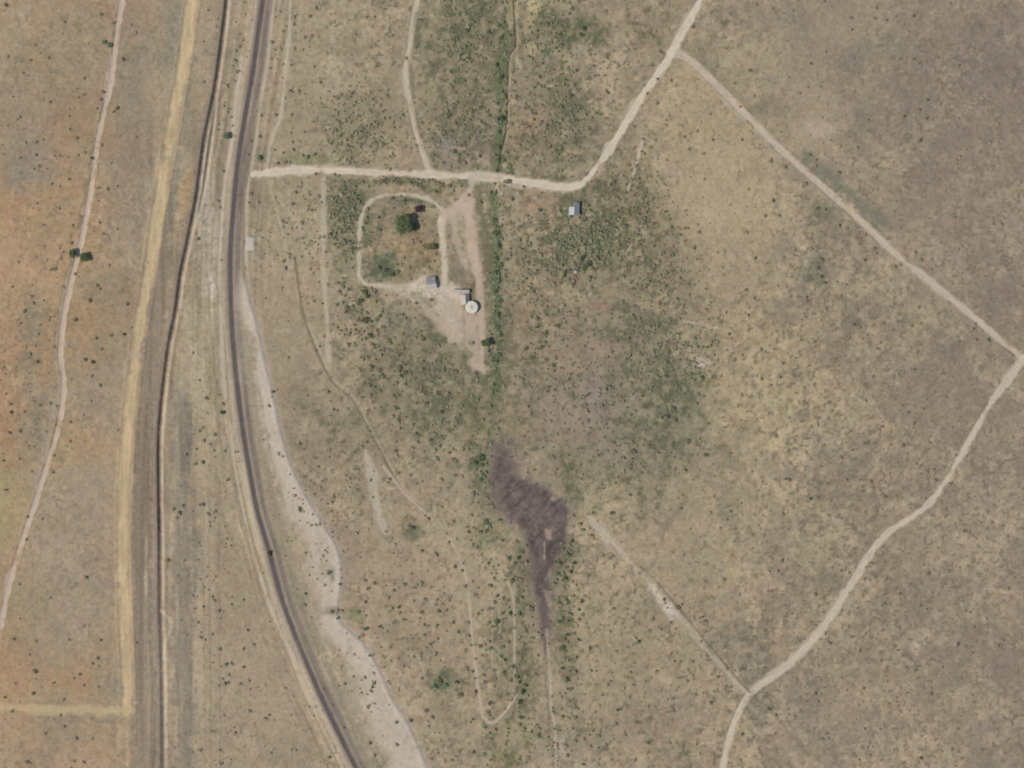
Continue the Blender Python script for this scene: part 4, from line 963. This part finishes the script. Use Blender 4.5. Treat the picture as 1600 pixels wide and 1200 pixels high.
def trough(label, px, py, rz, L_, Wd, h, mat, cat='trough'):
    e = empty('water_trough', W(px, py, hz(px, py) - 0.05), math.radians(rz))
    tag(e, label, cat)
    t = 0.12
    MB().box(-L_ / 2, L_ / 2, -Wd / 2, -Wd / 2 + t, 0, h).box(-L_ / 2, L_ / 2, Wd / 2 - t, Wd / 2, 0, h).box(-L_ / 2, -L_ / 2 + t, -Wd / 2 + t, Wd / 2 - t, 0, h).box(L_ / 2 - t, L_ / 2, -Wd / 2 + t, Wd / 2 - t, 0, h).build('basin', mat, e)
    MB().box(-L_ / 2 + t, L_ / 2 - t, -Wd / 2 + t, Wd / 2 - t, 0.02, 0.15).build('floor', mat, e)
    MB().box(-L_ / 2 + t, L_ / 2 - t, -Wd / 2 + t, Wd / 2 - t, 0.152, h - 0.18).build('water', M['water'], e)
    return e


trough('small grey trough with dark water just below the tree by the yard', 764.5, 548, 70, 2.6, 2.0, 0.7, M['concrete'])

# small flat-lidded white box among the dense shrubs
e = empty('storage_box', W(899, 425.5, hz(899, 425.5)), 0.2)
tag(e, 'tiny white box among dense green shrubs below the small house', 'box')
MB().box(-0.8, 0.8, -0.9, 0.9, -0.1, 0.9).build('body', M['white_roof'], e)
MB().box(-0.88, 0.88, -0.98, 0.98, 0.902, 1.0).build('lid', M['white_roof'], e)

# ------------------------------------------------------------------ plants
def leaf_cloud(n, lobes, size, seed, up=0.35):
    """leaf quads spread through ellipsoid lobes (x, y, z, rx, ry, rz)"""
    r = np.random.default_rng(seed)
    lob = np.array(lobes, float)
    vol = lob[:, 3] * lob[:, 4]
    pick = r.choice(len(lob), n, p=vol / vol.sum())
    d = r.normal(size=(n, 3)); d /= np.linalg.norm(d, axis=1)[:, None]
    d[:, 2] = np.where(d[:, 2] < -0.3, -d[:, 2], d[:, 2])
    rad = r.random(n) ** 0.45
    p = lob[pick, :3] + d * rad[:, None] * lob[pick, 3:]
    nrm = d * 0.7 + r.normal(size=(n, 3)) * 0.6; nrm[:, 2] += up
    nrm /= np.linalg.norm(nrm, axis=1)[:, None]
    u = np.cross(nrm, r.normal(size=(n, 3))); u /= np.linalg.norm(u, axis=1)[:, None]
    w = np.cross(nrm, u)
    s = size * (0.6 + 0.8 * r.random(n))[:, None]
    V = np.stack([p - u * s, p + w * s * 0.62, p + u * s, p - w * s * 0.62], 1).reshape(-1, 3)
    F = np.arange(4 * n).reshape(-1, 4)
    return V, F


def leaf_mesh(name, V, F, mat):
    me = bpy.data.meshes.new(name)
    me.from_pydata(V.tolist(), [], F.tolist())
    me.materials.append(mat)
    me.update()
    return me


def tree(label, px, py, rx, ry, h, mat, seed, leaves, size=0.34, name='tree', cat='tree'):
    r = random.Random(seed)
    z = hz(px, py) - 0.1
    e = empty(name, W(px, py, z))
    tag(e, label, cat)
    th = h * 0.42
    base = max(0.12, h * 0.035)
    b = MB(); p = Vector((0, 0, 0)); q = Vector((r.uniform(-.15, .15), r.uniform(-.15, .15), th * 0.5)); s = q + Vector((r.uniform(-.2, .2), r.uniform(-.2, .2), th * 0.5))
    b.tube(p, q, base * 1.25, base, 9); b.tube(q, s, base, base * 0.8, 9)
    trunk = b.build('trunk', M['bark'], e)
    lobes = []
    nl = 11
    for i in range(nl):
        t = 2 * math.pi * i / nl * 1.62 + r.uniform(-.3, .3); rr = (0.25 + 0.42 * ((i * 0.618) % 1))
        cx, cy = rx * rr * math.cos(t), ry * rr * math.sin(t)
        lz = h * (0.62 + 0.14 * (1 - rr) + r.uniform(-.06, .06))
        k = r.uniform(0.36, 0.5)
        lobes.append((cx, cy, lz, rx * k, ry * k, h * 0.22))
        if i % 2 == 0:
            MB().tube(s, Vector((cx, cy, lz)), base * 0.55, base * 0.15, 7).build('limb', M['bark'], trunk)
    V, F = leaf_cloud(leaves, lobes, size, seed)
    c = bpy.data.objects.new('crown', leaf_mesh('crown', V, F, mat))
    COL.objects.link(c); c.parent = e
    return e


tree('large dark green tree in the middle of the farm block', 632.5, 353, 6.1, 7.3, 7.5, M['dark_green'], 1, 9000, 0.42)
tree('dark purple-brown small tree just upper right of the large farm tree', 654.5, 328, 2.9, 2.9, 4.0, M['purple'], 2, 1100, 0.26)
tree('dark green tree at the lower right tip of the farm yard', 759, 536.5, 3.6, 2.9, 5.5, M['dark_green'], 3, 2200, 0.3)
tree('round green tree touching the right side of the left sandy track', 133, 403, 3.3, 3.5, 3.8, M['olive_green'], 4, 1900, 0.28)
tree('taller narrow green tree on the left side of the left sandy track', 114, 398, 2.1, 3.8, 3.8, M['olive_green'], 5, 1500, 0.28)
tree('low wide grey-green tree below the large farm tree', 673, 387, 4.4, 2.4, 3.4, M['olive'], 6, 1700, 0.28)
tree('dark squat tree on the lower side of the dirt road near the stream', 791, 285, 2.6, 1.7, 3.2, M['olive'], 8, 900, 0.25)
tree('bright green round tree between the railway and its left service track', 354, 213.5, 2.5, 2.6, 3.4, M['green'], 9, 1300, 0.26)

# shrub shapes, unit radius, shared by the copies
SHAPES = {}
for key in ('green', 'olive', 'brown', 'dark_green', 'lime', 'grey_green'):
    lst = []
    for sdd in range(4):
        r = random.Random(sdd * 7 + len(key))
        lobes = [(r.uniform(-.45, .45), r.uniform(-.45, .45), r.uniform(.3, .55), r.uniform(.4, .62), r.uniform(.4, .62), r.uniform(.3, .45)) for _ in range(4)]
        V, F = leaf_cloud(120, lobes, 0.2, sdd * 13 + 5)
        lst.append(leaf_mesh('shrub', V, F, M[key]))
    SHAPES[key] = lst

KEY = {'g': 'green', 'o': 'olive', 'b': 'brown', 'd': 'dark_green', 'l': 'lime', 'y': 'grey_green'}
SHRUBS = """
9,8,4o 158,23,4o 100,35,4o 163,67,6g 171,72,7g 193,92,5.5o 181,168,6o 150,169,4.5o 161,143,5y 159,156,5o 56,70,3b 48,94,3b 76,91,3.5o 12,89,3 36,114,3b 132,123,3o 122,153,3b 108,181,3o 120,216,4o 159,226,3.5o 57,222,3.5b 122,242,3.2o
133,238,2.5 57,243,3.8o 61,260,4o 81,287,4.2o 142,249,5o 58,318,3.2b 68,352,3b 156,347,4.2o 113,352,3.5b 168,296,4o 154,294,3.5y 184,358,2.5b 29,409,3.2o 170,415,3.4b 94,387,3b 348,268,4.5o 372,112,4o 409,180,4.2o 406,213,4o 406,247,7d 309,373,5o 205,39,3b 212,51,3b
178,37,5o 374,73,3.5b 325,16,3b 152,446,5o 140,470,5.2o 117,501,6o 52,474,3.5b 40,487,5.5o 49,464,3.5b 20,448,3b 78,497,3.4o 33,505,3b 59,565,4o 47,554,4o 174,524,4o 195,523,4.8d 205,512,3.5b 150,529,4y 159,545,3.8o 133,563,5d 145,566,5d 144,587,3o 157,602,3.5o
142,627,2.5 110,660,4.5o 110,690,3.4o 80,631,3.5y 31,675,3.5b 16,631,4o 17,645,5b 16,676,4b 5,720,3.4o 30,717,3.2b 83,739,4.2o 9,766,4b 66,810,3 185,672,3 349,645,6.5d 348,631,4o 321,624,5o 311,673,3.8o 318,689,4b 336,680,3.5b 351,705,4.5o 290,710,4o 317,722,5y
355,749,4o 317,788,4b 336,799,4b 280,802,6o 235,781,3 198,475,4y 301,552,3 342,617,3 305,725,4y
493,12,4o 484,26,4o 486,57,4.5o 574,27,4.2o 585,26,4.4o 613,56,4o 601,15,3 425,65,3.8o 550,146,4.5o 555,161,4 606,150,3.5o 431,180,4o 454,142,3.2o 467,142,3.2o 454,208,3.2b 476,207,3 458,234,4b 491,241,5g 479,246,5.5g 445,252,5o 434,255,4o 534,148,3 634,92,4y
710,236,5.5d 716,243,4.5o 795,257,5l 795,262,4l 701,288,6o 690,287,5o 640,284,5o 620,283,5o 600,282,5o 680,300,4.5d 720,289,4o 732,305,4o
570,457,8d 563,470,7d 574,463,6d 570,501,8d 560,500,5o 579,525,6.5d 571,530,4o 547,538,4.5o 526,443,5o 598,512,5o 662,530,6o 658,525,4o 650,474,4.5o 624,577,8o 633,583,5o 582,587,4.5o 601,547,5o 633,601,4.5o 620,598,4o 650,629,4.2o 668,629,5g 582,629,3.4 576,641,3.4 614,651,4b 610,535,5o 590,540,4o
673,688,4o 688,697,4o 703,708,5o 707,718,4o 617,706,4.6b 610,748,3.5o 623,739,3.2b 711,743,3.6o 689,748,3.4b 750,718,9d 744,724,6d 755,727,6d 750,748,6.5g 756,744,5g 722,745,3.5o 778,669,4o 654,680,3.2 619,690,4o 468,694,4y 514,703,3.4 521,776,3.6b 468,795,5y 421,634,3.5b 426,613,3.6o 435,708,3b 461,774,3.4b 451,559,3.4 493,547,3.2
919,412,8d 908,405,7d 930,405,7o 912,420,7d 884,424,7d 880,432,5d 833,559,5o 847,542,5.5d 823,545,5d 829,560,5o 838,498,5.5o 830,493,4o 872,508,5o 852,492,4o 1031,475,4.5o 1057,468,4.5o 1181,403,4.5d 1166,452,4.5o 1178,466,3.5 1139,521,5b 1168,492,3.6o 1171,515,3.4 1187,546,5g 1121,563,3.8o 1204,602,3.6b 1097,591,5.5d 1080,585,5o 1085,592,5o 1088,631,4o 1099,620,4.5o 954,802,6d 926,802,4.5o 1052,694,4o 985,774,4o 1041,565,4o 1110,540,4.5o
1141,799,3.4o 912,45,7d 908,55,6d 875,54,5d 868,52,4o 1024,49,3.6o 1029,80,4.5b 1035,82,4o 1010,145,4.4o 1027,124,3.5 1027,161,3.8o 1048,126,3.5y 1170,110,4.8o 1178,149,3.2o 1109,178,3.4b 1114,219,3.6o 1159,219,3.6o 1069,213,4.5y 1099,240,3.8b 1076,233,3 1205,251,4.6o 1020,310,3.6o 1195,338,3.4b 1208,313,3.8o 1166,363,4o 1048,355,4y 1040,331,4o 1003,217,4y 1089,206,3.4y 1082,42,3.8o 1092,363,4y
1428,24,4.2d 1401,26,3.5o 1367,29,3.5o 1567,10,4b 1331,47,3.4o 1267,99,4.2o 1356,64,3.2b 1249,145,3.4o 1282,135,3.2b 1437,172,4o 1413,182,4.4d 1448,185,4.4d 1419,213,4.2o 1438,220,4.6d 1448,156,4y 1498,185,3.6o 1559,194,3.4b 1547,222,3.4b 1266,241,4.6o 1276,249,4.5o 1311,269,4.6y 1339,231,3.6o 1313,229,3.6b 1227,261,5y 1260,287,3.6o 1278,325,4.8d 1290,327,4.4o 1217,338,4o 1196,338,3.2b 1311,353,4o 1323,357,3.8b 1341,364,4.2b 1351,366,3.4o 1266,390,4y 1207,315,3.6 1430,395,4o 1439,406,4o 1595,285,3.6b 1565,350,3.6o 1490,339,3.4o 1366,388,3.5 1260,470,5b
1351,407,3.8o 1398,416,4o 1283,431,4.6d 1290,442,4.6d 1322,444,4.4y 1259,465,4.6b 1290,482,4.2o 1435,480,4o 1379,505,4b 1355,524,4.4b 1334,508,4.6y 1342,512,4y 1521,514,4o 1525,531,4o 1544,531,4.6d 1432,550,4o 1428,577,4.6o 1411,581,3.4 1218,588,4.2b 1190,591,3.8o 1222,568,3.2b 1294,629,4b 1441,640,4.4o 1419,645,4o 1428,661,4b 1352,694,4.8o 1411,695,4.2b 1315,715,4b 1287,696,4.4b 1448,739,4o 1439,727,3.6 1381,777,4.8o 1266,780,4.8d 1276,777,4b 1232,750,4.2b 1360,753,4o 1484,756,4b 1369,799,4b 1322,750,4 1252,531,3.2b 1273,533,3.2b 1227,748,3.6
42,808,3.2o 42,843,3.2y 22,999,4.6o 78,934,3.2o 83,1066,4.4o 52,1084,4.6o 145,1037,3.2b 56,1002,3.2y 115,1060,3b 54,1048,6y 7,1090,3.4b 108,1000,3b 132,1191,3.6b 119,1154,4b 143,1154,3.4b 94,1118,3.6y 263,875,4.8o 341,955,4b 354,1038,4.6g 362,1037,4g 350,1069,4g 357,1068,4.4g 381,1042,3.6b 357,1055,3.4b 389,1111,4.2o 367,1146,4.4b 381,1014,3.8b 387,985,3.2b 343,1014,4y 313,1172,4b 343,1172,4b 345,1193,4o 135,902,4y 213,1004,4b 285,790,4o 272,795,4o
682,865,4.2o 700,847,4.4o 669,811,4.6b 785,845,4.5d 808,845,4.6o 738,852,4o 762,880,5o 711,885,5b 759,815,7g 780,815,5.5g 759,831,5.5d 766,820,4g 795,871,5g 727,916,4b 743,929,4o 778,930,5d 766,913,6o 797,908,6o 764,951,4o 778,972,7d 770,980,5o 797,958,5d 764,972,4.6o 631,913,4o 624,948,5d 613,951,4.4o 624,957,4o 615,923,3.4b 606,934,3.8b 659,911,4l 687,954,5.2o 663,937,4b 659,957,4.6o 683,976,4.4o 709,972,4.2o 664,992,4.4o 732,972,3.4 732,993,3.8b 750,1011,6o 764,1011,6o 680,1021,4o 671,1007,4y 610,1011,3.2 570,906,4o 585,911,4l 575,920,3.6o 559,957,5.5l 573,981,4.6g 571,941,3.8b 477,927,5o 470,797,4.5y 514,895,6y 519,955,5b 526,965,4.5b 487,822,4.4b 645,825,7y 638,822,5y 584,1067,4o 584,1051,3.2 570,1058,3.4b 580,1079,3.8o 539,1069,4.4y 687,1068,8o 680,1074,7g 695,1072,7g 686,1060,6g 713,1067,6o 720,1083,6o 666,1110,5b 675,1121,5o 641,1125,4b 764,1100,6d 762,1112,5o 743,1081,5o 738,1049,4o 755,1056,5o 802,1041,5d 787,1051,5o 795,1004,5o 738,1123,4o 774,1140,4.6o 739,1175,4.6o 706,1188,4.4o 766,1188,4.4b 767,1156,4o 813,1095,5d 811,1067,5d 790,1181,5l 575,1104,4b 620,1163,4.6y 585,1181,4b 578,1161,4l 669,1135,3b 743,1029,3
894,846,5d 887,866,7d 880,858,5d 875,880,6d 898,880,5d 872,897,6d 884,904,6d 892,893,5d 873,943,5.5o 886,937,5.5o 907,941,4.5o 914,932,3.8b 889,960,5o 877,971,5d 884,992,6d 879,1013,8d 901,1027,4o 880,1044,4.6d 886,1060,6d 892,1079,6o 879,1119,5o 900,1121,6o 912,1154,4b 905,818,6o 911,826,5o 924,836,4.4o 999,1003,4.6d 953,987,4b 1075,1066,4.6o 959,951,3.6o 1083,1034,3.8b 1063,1034,3.2 985,1051,3.6o 956,1051,3.8o 989,1071,4b 949,1070,3.2 929,1112,4.4o 964,1109,5o 938,1125,3.4b 1012,1161,4.6y 1047,1161,3.4o 992,1188,4b 1038,936,4.6d 1047,972,4.4b 1064,794,4g 1201,1107,5y 1212,1116,4.4d 1197,1130,4.4o 1159,1147,4.2o 1157,1188,4y 1111,1098,4.6y 1132,1011,3.8b 1101,971,3.4l 1132,906,4o 1058,950,6o 1064,944,4o 1122,1058,4.6o
816,1081,7d 812,1097,6d 814,1121,5.5d 820,1070,6d 808,1058,5o 810,871,6d 815,862,5d 805,880,5d 812,935,6o 812,960,6d 816,975,5o 802,905,5o 826,948,4o 808,1020,4o
1221,876,4d 1449,895,6b 1438,946,4.4o 1379,945,4o 1497,1006,4b 1508,1011,3.4b 1377,1033,3.4b 1350,1076,4.4o 1273,1084,4b 1455,1084,3.6o 1295,1004,4o 1358,1181,3.8b 1439,1184,4.6d 1487,1170,3.8b 1497,1174,3.8b 1502,1186,3.4o 1284,1154,3.4o 1294,1154,3.4o 1496,1139,3.8b 1519,1020,3b 1404,1016,4.4y 1251,827,3.6b 1313,893,3.4b 1505,830,3b 1568,822,3b 1350,905,3b 1430,1048,4y
776,425,7d 779,440,7g 774,455,6d 780,470,7g 778,490,7d 776,510,7g 781,525,6d 779,556,7g 775,565,6d 771,600,5g 771,345,6d 776,365,7d 779,385,6d 775,405,6d 749,318,6o 765,300,5o 784,185,7d 786,150,6o 783,120,7d 779,230,6d 781,205,6d 776,100,6d 783,60,5d 780,250,6d 762,50,6d 730,48,6d 752,168,4.5d 712,145,4.5o 713,160,4b 890,150,6o 900,190,6o 840,130,5o 876,40,5o
1283,405,6y 1278,420,6y 1050,640,8y 1040,650,8y 1055,655,6y 990,705,7y 1075,690,6y 613,430,6d 600,424,7y 590,420,7y 622,425,5d 612,310,5y 632,313,5y 591,340,5y 594,360,5y
"""
SH = []
for tok in SHRUBS.split():
    a = tok.split(',')
    rr, k = a[2], 'o'
    if rr[-1] in KEY: rr, k = rr[:-1], rr[-1]
    SH.append((float(a[0]), float(a[1]), float(rr), k))
SH.sort(key=lambda t: -t[2])

LANDMARKS = [
    ('the left sandy track at the top edge', 182, 60), ('the left sandy track at its upper bends', 160, 160), ('the grey patch in the upper left field', 45, 220), ('the left sandy track above the paired trees', 140, 300),
    ('the paired trees on the left track', 124, 400), ('the orange soil at the left edge', 30, 480), ('the green-grey strip in the left field', 60, 560), ('the yellow road above its straight part', 205, 500), ('the pale field left of the yellow road', 140, 590),
    ('the orange soil low on the left edge', 15, 680), ('the left track below its fork', 85, 720), ('the left track near its lower end', 40, 830), ('the yellow road corner at bottom left', 199, 1110), ('the side road at bottom left', 60, 1090), ('the bottom left corner', 120, 1170),
    ('the ditch at the top', 350, 60), ('the railway end of the dirt road', 400, 265), ('the twin gullies of the ditch', 315, 330), ('the green tree by the railway', 354, 220), ('the strip between ditch and railway', 330, 660), ('the ditch in the lower left', 270, 800),
    ('the railway service track low on the left', 360, 1050), ('the bottom edge between ditch and railway', 340, 1180), ('the field right of the railway at the top', 480, 40), ('the verge above the dirt road', 480, 245), ('the speckled scrub above the dirt road', 560, 155), ('the track running to the top edge', 625, 60),
    ('the loop track of the farm', 600, 300), ('the large farm tree', 640, 350), ('the green hollow in the farm block', 605, 425), ('the hedge below the dirt road', 690, 285), ('the left corner of the farm loop', 565, 470), ('the grey patch under the farm yard', 610, 530), ('the faint diagonal track', 560, 620),
    ('the slanting row of shrubs left of the mud', 660, 660), ('the pale gravel bank', 450, 680), ('the wide end of the gravel bank', 510, 890), ('the farm yard', 660, 490), ('the green thicket at the head of the mud', 750, 730), ('the footpath above the mud channel', 700, 850), ('the green clump left of the mud', 765, 825),
    ('the left bank of the mud channel', 800, 880), ('the right bank of the mud channel', 884, 880), ('the straight channel below the mud', 880, 990), ('the lower right of the channel', 890, 1090), ('the lower left of the channel', 812, 1080), ('the lined rows left of the channel', 775, 970), ('the lower footpath loop', 750, 1080),
    ('the green patch near the bottom', 690, 1070), ('the open field left of the footpath', 640, 940), ('the gravel bank near the bottom edge', 590, 1100), ('the lime green bush by the gravel bank', 562, 955), ('the bottom edge left of the channel', 740, 1170), ('the green line right of the farm yard', 778, 470), ('the green line right of the yard entrance', 774, 350), ('the lower end of the green line', 776, 580),
    ('the green bank of the stream', 783, 170), ('the stream at the top edge', 770, 60), ('the lilac patch above the dirt road', 705, 235), ('the dense green patch at top centre', 905, 55), ('the dirt road where it climbs right', 1010, 130), ('the thicket left of the climbing road', 890, 170), ('the thicket below the small house', 910, 410), ('the reddish ground right of the yard', 835, 510),
    ('the speckled scrub right of the thicket', 1040, 470), ('the pale bare spot in the centre right', 1092, 575), ('the bare tan field', 1130, 230), ('the lower part of the bare tan field', 1170, 350), ('the smooth tan slope in the right centre', 1190, 560), ('the grey-green hollow in the right centre', 1045, 650), ('the road fork at the upper right', 1150, 110), ('the long straight road at its upper part', 1270, 250),
    ('the top edge in the right quarter', 1400, 40), ('the pale ring of shrubs in the upper right', 1430, 190), ('the right edge in the upper part', 1560, 220), ('the grey strip left of the straight road', 1310, 345), ('the straight road at its middle', 1410, 400), ('the blue-green patch left of the straight road', 1285, 435), ('the road corner at the right edge', 1540, 530), ('the field inside the two right roads', 1420, 560), ('the left field between the right roads', 1340, 510),
    ('the inner side of the lower right road', 1420, 670), ('the bend of the lower right road', 1370, 770), ('the brown field right of the tan slope', 1270, 720), ('the outer side of the lower right road', 1470, 900), ('the eroded gully', 1045, 950), ('the gully end at the road', 1195, 1110), ('the field right of the channel', 960, 1050), ('the upper end of the gully', 930, 820), ('the bottom edge left of the road', 1060, 1160),
    ('the lower right road at its lowest bend', 1280, 1060), ('the bottom right corner', 1490, 1160), ('the bottom edge right of the road', 1350, 1170), ('the right side of the picture low down', 1500, 1020),
]
WORD = {'g': 'bright green', 'o': 'olive', 'b': 'brownish', 'd': 'dark green', 'l': 'lime green', 'y': 'grey-green'}
DIRS = ['right of', 'upper right of', 'above', 'upper left of', 'left of', 'lower left of', 'below', 'lower right of']
ORD = ['', 'second ', 'third ', 'fourth ', 'fifth ', 'sixth ', 'seventh ', 'eighth ']
lab_count = {}
ind = sorted(SH[:298], key=lambda t: 0)
prep = []
for (x, y, r, k) in ind:
    d, nm, lx, ly = min((math.hypot(x - lx, y - ly), nm, lx, ly) for nm, lx, ly in LANDMARKS)
    dr = DIRS[int(round(math.degrees(math.atan2(ly - y, x - lx)) / 45)) % 8] if d > 6 else 'right at'
    sz = 'large' if r >= 6.5 else 'small' if r < 4.6 else 'medium'
    prep.append((d, x, y, r, k, f'{sz} {WORD[k]} shrub', f'{dr} {nm}'))
prep.sort(key=lambda t: t[0])
GROUP = 'shrubs scattered over the dry land'
for d, x, y, r, k, what, where in prep:
    n = lab_count.get((what, where), 0); lab_count[(what, where)] = n + 1
    label = f'{ORD[min(n, 7)]}{what} {where}' if n == 0 else f'{ORD[min(n, 7)]}nearest {what} {where}'
    o = bpy.data.objects.new('shrub', SHAPES[KEY[k]][int(x * 3 + y) % 4])
    COL.objects.link(o)
    rm = r * S * (0.86 if r >= 4.6 else 0.76)
    o.location = W(x, y, hz(x, y) - 0.05)
    o.scale = (rm, rm * random.uniform(.85, 1.1), rm * 0.8)
    o.rotation_euler = (0, 0, random.uniform(0, 6.28))
    tag(o, label, 'shrub', GROUP)


# the countless rest: low bushes and grass tufts
def tufts(name, label, pts, mat, nl=11):
    n = len(pts)
    if n == 0: return
    p = np.array(pts, np.float32)
    r = np.random.default_rng(len(name) * 3)
    d = r.normal(size=(n, nl, 3)); d /= np.linalg.norm(d, axis=2)[..., None]; d[..., 2] = np.abs(d[..., 2])
    rad = r.random((n, nl, 1)) ** 0.5
    zz = np.array([hz(a, b) for a, b in p[:, :2]], np.float32)
    cen = np.stack([(p[:, 0] - 800) * S, (600 - p[:, 1]) * S, zz], -1)[:, None, :]
    R_ = (p[:, 2] * S)[:, None, None]
    c = cen + d * rad * R_ * np.array([0.85, 0.85, 0.7], np.float32)
    nrm = d + r.normal(size=(n, nl, 3)) * 0.5; nrm[..., 2] += 0.4
    nrm /= np.linalg.norm(nrm, axis=2)[..., None]
    u = np.cross(nrm, r.normal(size=(n, nl, 3))); u /= np.linalg.norm(u, axis=2)[..., None]
    w = np.cross(nrm, u)
    s = R_ * (0.35 + 0.35 * r.random((n, nl, 1)))
    V = np.stack([c - u * s - w * s * .6, c + u * s - w * s * .6, c + w * s], 2).reshape(-1, 3)
    nf = n * nl
    me = bpy.data.meshes.new(name)
    me.vertices.add(nf * 3); me.loops.add(nf * 3); me.polygons.add(nf)
    me.vertices.foreach_set('co', V.astype(np.float32).ravel())
    me.loops.foreach_set('vertex_index', np.arange(nf * 3, dtype=np.int32))
    me.polygons.foreach_set('loop_start', np.arange(0, nf * 3, 3, dtype=np.int32))
    me.update(calc_edges=True)
    me.materials.append(M[mat])
    o = bpy.data.objects.new(name, me); COL.objects.link(o)
    tag(o, label, None, None, 'stuff')


ROADCLS = {RAILBED, CR, CR2, WA, WS, MR, N4, NE, SE, GP, DT, LP, YD, MUD, T3, ES}
def on_road(x, y):
    i = int(np.clip(np.searchsorted(gx, x), 0, NX - 1)); j = int(np.clip(np.searchsorted(gy, y), 0, NY - 1))
    return int(CLS[j, i]) in ROADCLS


T = {'green': [], 'olive': [], 'brown': []}
for (x, y, r, k) in SH[298:]:
    T['green' if k in 'gdl' else 'brown' if k == 'b' else 'olive'].append((x, y, r * .95))
ZONES = [  # x, y, rx, ry, how many, radius, shares green/olive/brown
    (560, 205, 62, 58, 300, 2.1, (.25, .65, .1)), (542, 335, 24, 62, 230, 2.7, (.4, .5, .1)), (730, 60, 62, 75, 260, 2.4, (.4, .45, .15)), (720, 190, 55, 60, 220, 2.3, (.3, .5, .2)), (850, 60, 50, 70, 160, 2.6, (.45, .4, .15)), (885, 190, 50, 70, 230, 2.4, (.4, .45, .15)),
    (820, 190, 40, 60, 60, 2.2, (.2, .4, .4)), (920, 380, 55, 50, 300, 2.9, (.6, .35, .05)), (985, 330, 50, 70, 260, 2.3, (.3, .6, .1)), (1030, 430, 60, 80, 300, 2.2, (.2, .65, .15)), (850, 420, 60, 110, 260, 2.4, (.3, .5, .2)), (880, 580, 100, 90, 260, 2.3, (.2, .5, .3)),
    (1010, 560, 70, 70, 170, 2.4, (.35, .5, .15)), (1080, 560, 50, 60, 130, 2.4, (.3, .6, .1)), (960, 690, 110, 80, 220, 2.3, (.3, .5, .2)), (620, 560, 80, 80, 200, 2.6, (.4, .5, .1)), (700, 640, 70, 100, 180, 2.5, (.35, .5, .15)), (560, 500, 30, 60, 90, 2.8, (.5, .4, .1)),
    (760, 760, 30, 80, 110, 2.6, (.5, .45, .05)), (795, 1000, 40, 170, 300, 2.6, (.45, .45, .1)), (885, 960, 22, 150, 220, 2.8, (.5, .45, .05)), (690, 980, 90, 150, 200, 2.2, (.2, .5, .3)), (870, 1160, 70, 50, 130, 2.3, (.3, .5, .2)), (778, 440, 8, 150, 90, 2.6, (.7, .3, 0)), (784, 140, 9, 120, 60, 2.6, (.7, .3, 0)),
    (630, 284, 80, 4, 70, 2.4, (.4, .6, 0)), (640, 360, 70, 70, 90, 2.2, (.3, .5, .2)), (450, 60, 40, 120, 60, 2.2, (.2, .5, .3)), (470, 350, 60, 100, 130, 2.2, (.15, .55, .3)), (520, 800, 90, 150, 150, 2.0, (.1, .4, .5)), (600, 1050, 80, 120, 130, 2.2, (.2, .5, .3)),
    (100, 250, 100, 230, 120, 2.1, (.1, .45, .45)), (60, 600, 60, 150, 70, 2.1, (.1, .45, .45)), (330, 900, 50, 300, 220, 2.0, (.1, .45, .45)), (430, 1130, 70, 90, 90, 2.0, (.05, .4, .55)), (120, 1080, 110, 110, 60, 2.1, (.05, .35, .6)), (360, 130, 25, 180, 60, 2.1, (.1, .6, .3)),
    (1130, 280, 120, 190, 150, 2.0, (.1, .5, .4)), (1400, 150, 220, 200, 620, 2.0, (.05, .5, .45)), (1300, 620, 200, 220, 620, 2.0, (.05, .5, .45)), (1440, 900, 220, 320, 900, 2.0, (.04, .48, .48)), (1540, 520, 80, 200, 200, 2.0, (.04, .48, .48)), (1150, 900, 130, 220, 280, 2.0, (.06, .5, .44)), (1000, 1050, 90, 160, 170, 2.1, (.1, .5, .4)),
    (1310, 1100, 160, 110, 300, 2.0, (.05, .45, .5)), (1180, 520, 90, 130, 130, 2.0, (.1, .5, .4)),
]
rr_ = np.random.default_rng(99)
for (cx, cy, rx, ry, n, rad, shr) in ZONES:
    if cx > 1090: n = n * 2 // 5; rad *= 0.9
    elif cy > 800: n = n * 3 // 5
    elif 500 < cx: n = int(n * 1.1)
    g = rr_.normal(size=(n, 2)) * 0.6
    kk = rr_.choice(3, n, p=np.array(shr) / sum(shr))
    for (a, b), c in zip(g, kk):
        x, y = cx + a * rx, cy + b * ry
        if on_road(x, y): continue
        T[('green', 'olive', 'brown')[c]].append((x, y, rad * float(np.clip(rr_.lognormal(-0.08, 0.32), .5, 1.9))))
tufts('green_scrub', 'scattered small green bushes over the damp hollows', T['green'], 'tuft_green')
tufts('olive_scrub', 'scattered small olive bushes over the whole veld', T['olive'], 'tuft_olive')
tufts('dry_scrub', 'scattered small dry brown bushes over the whole veld', T['brown'], 'tuft_brown')
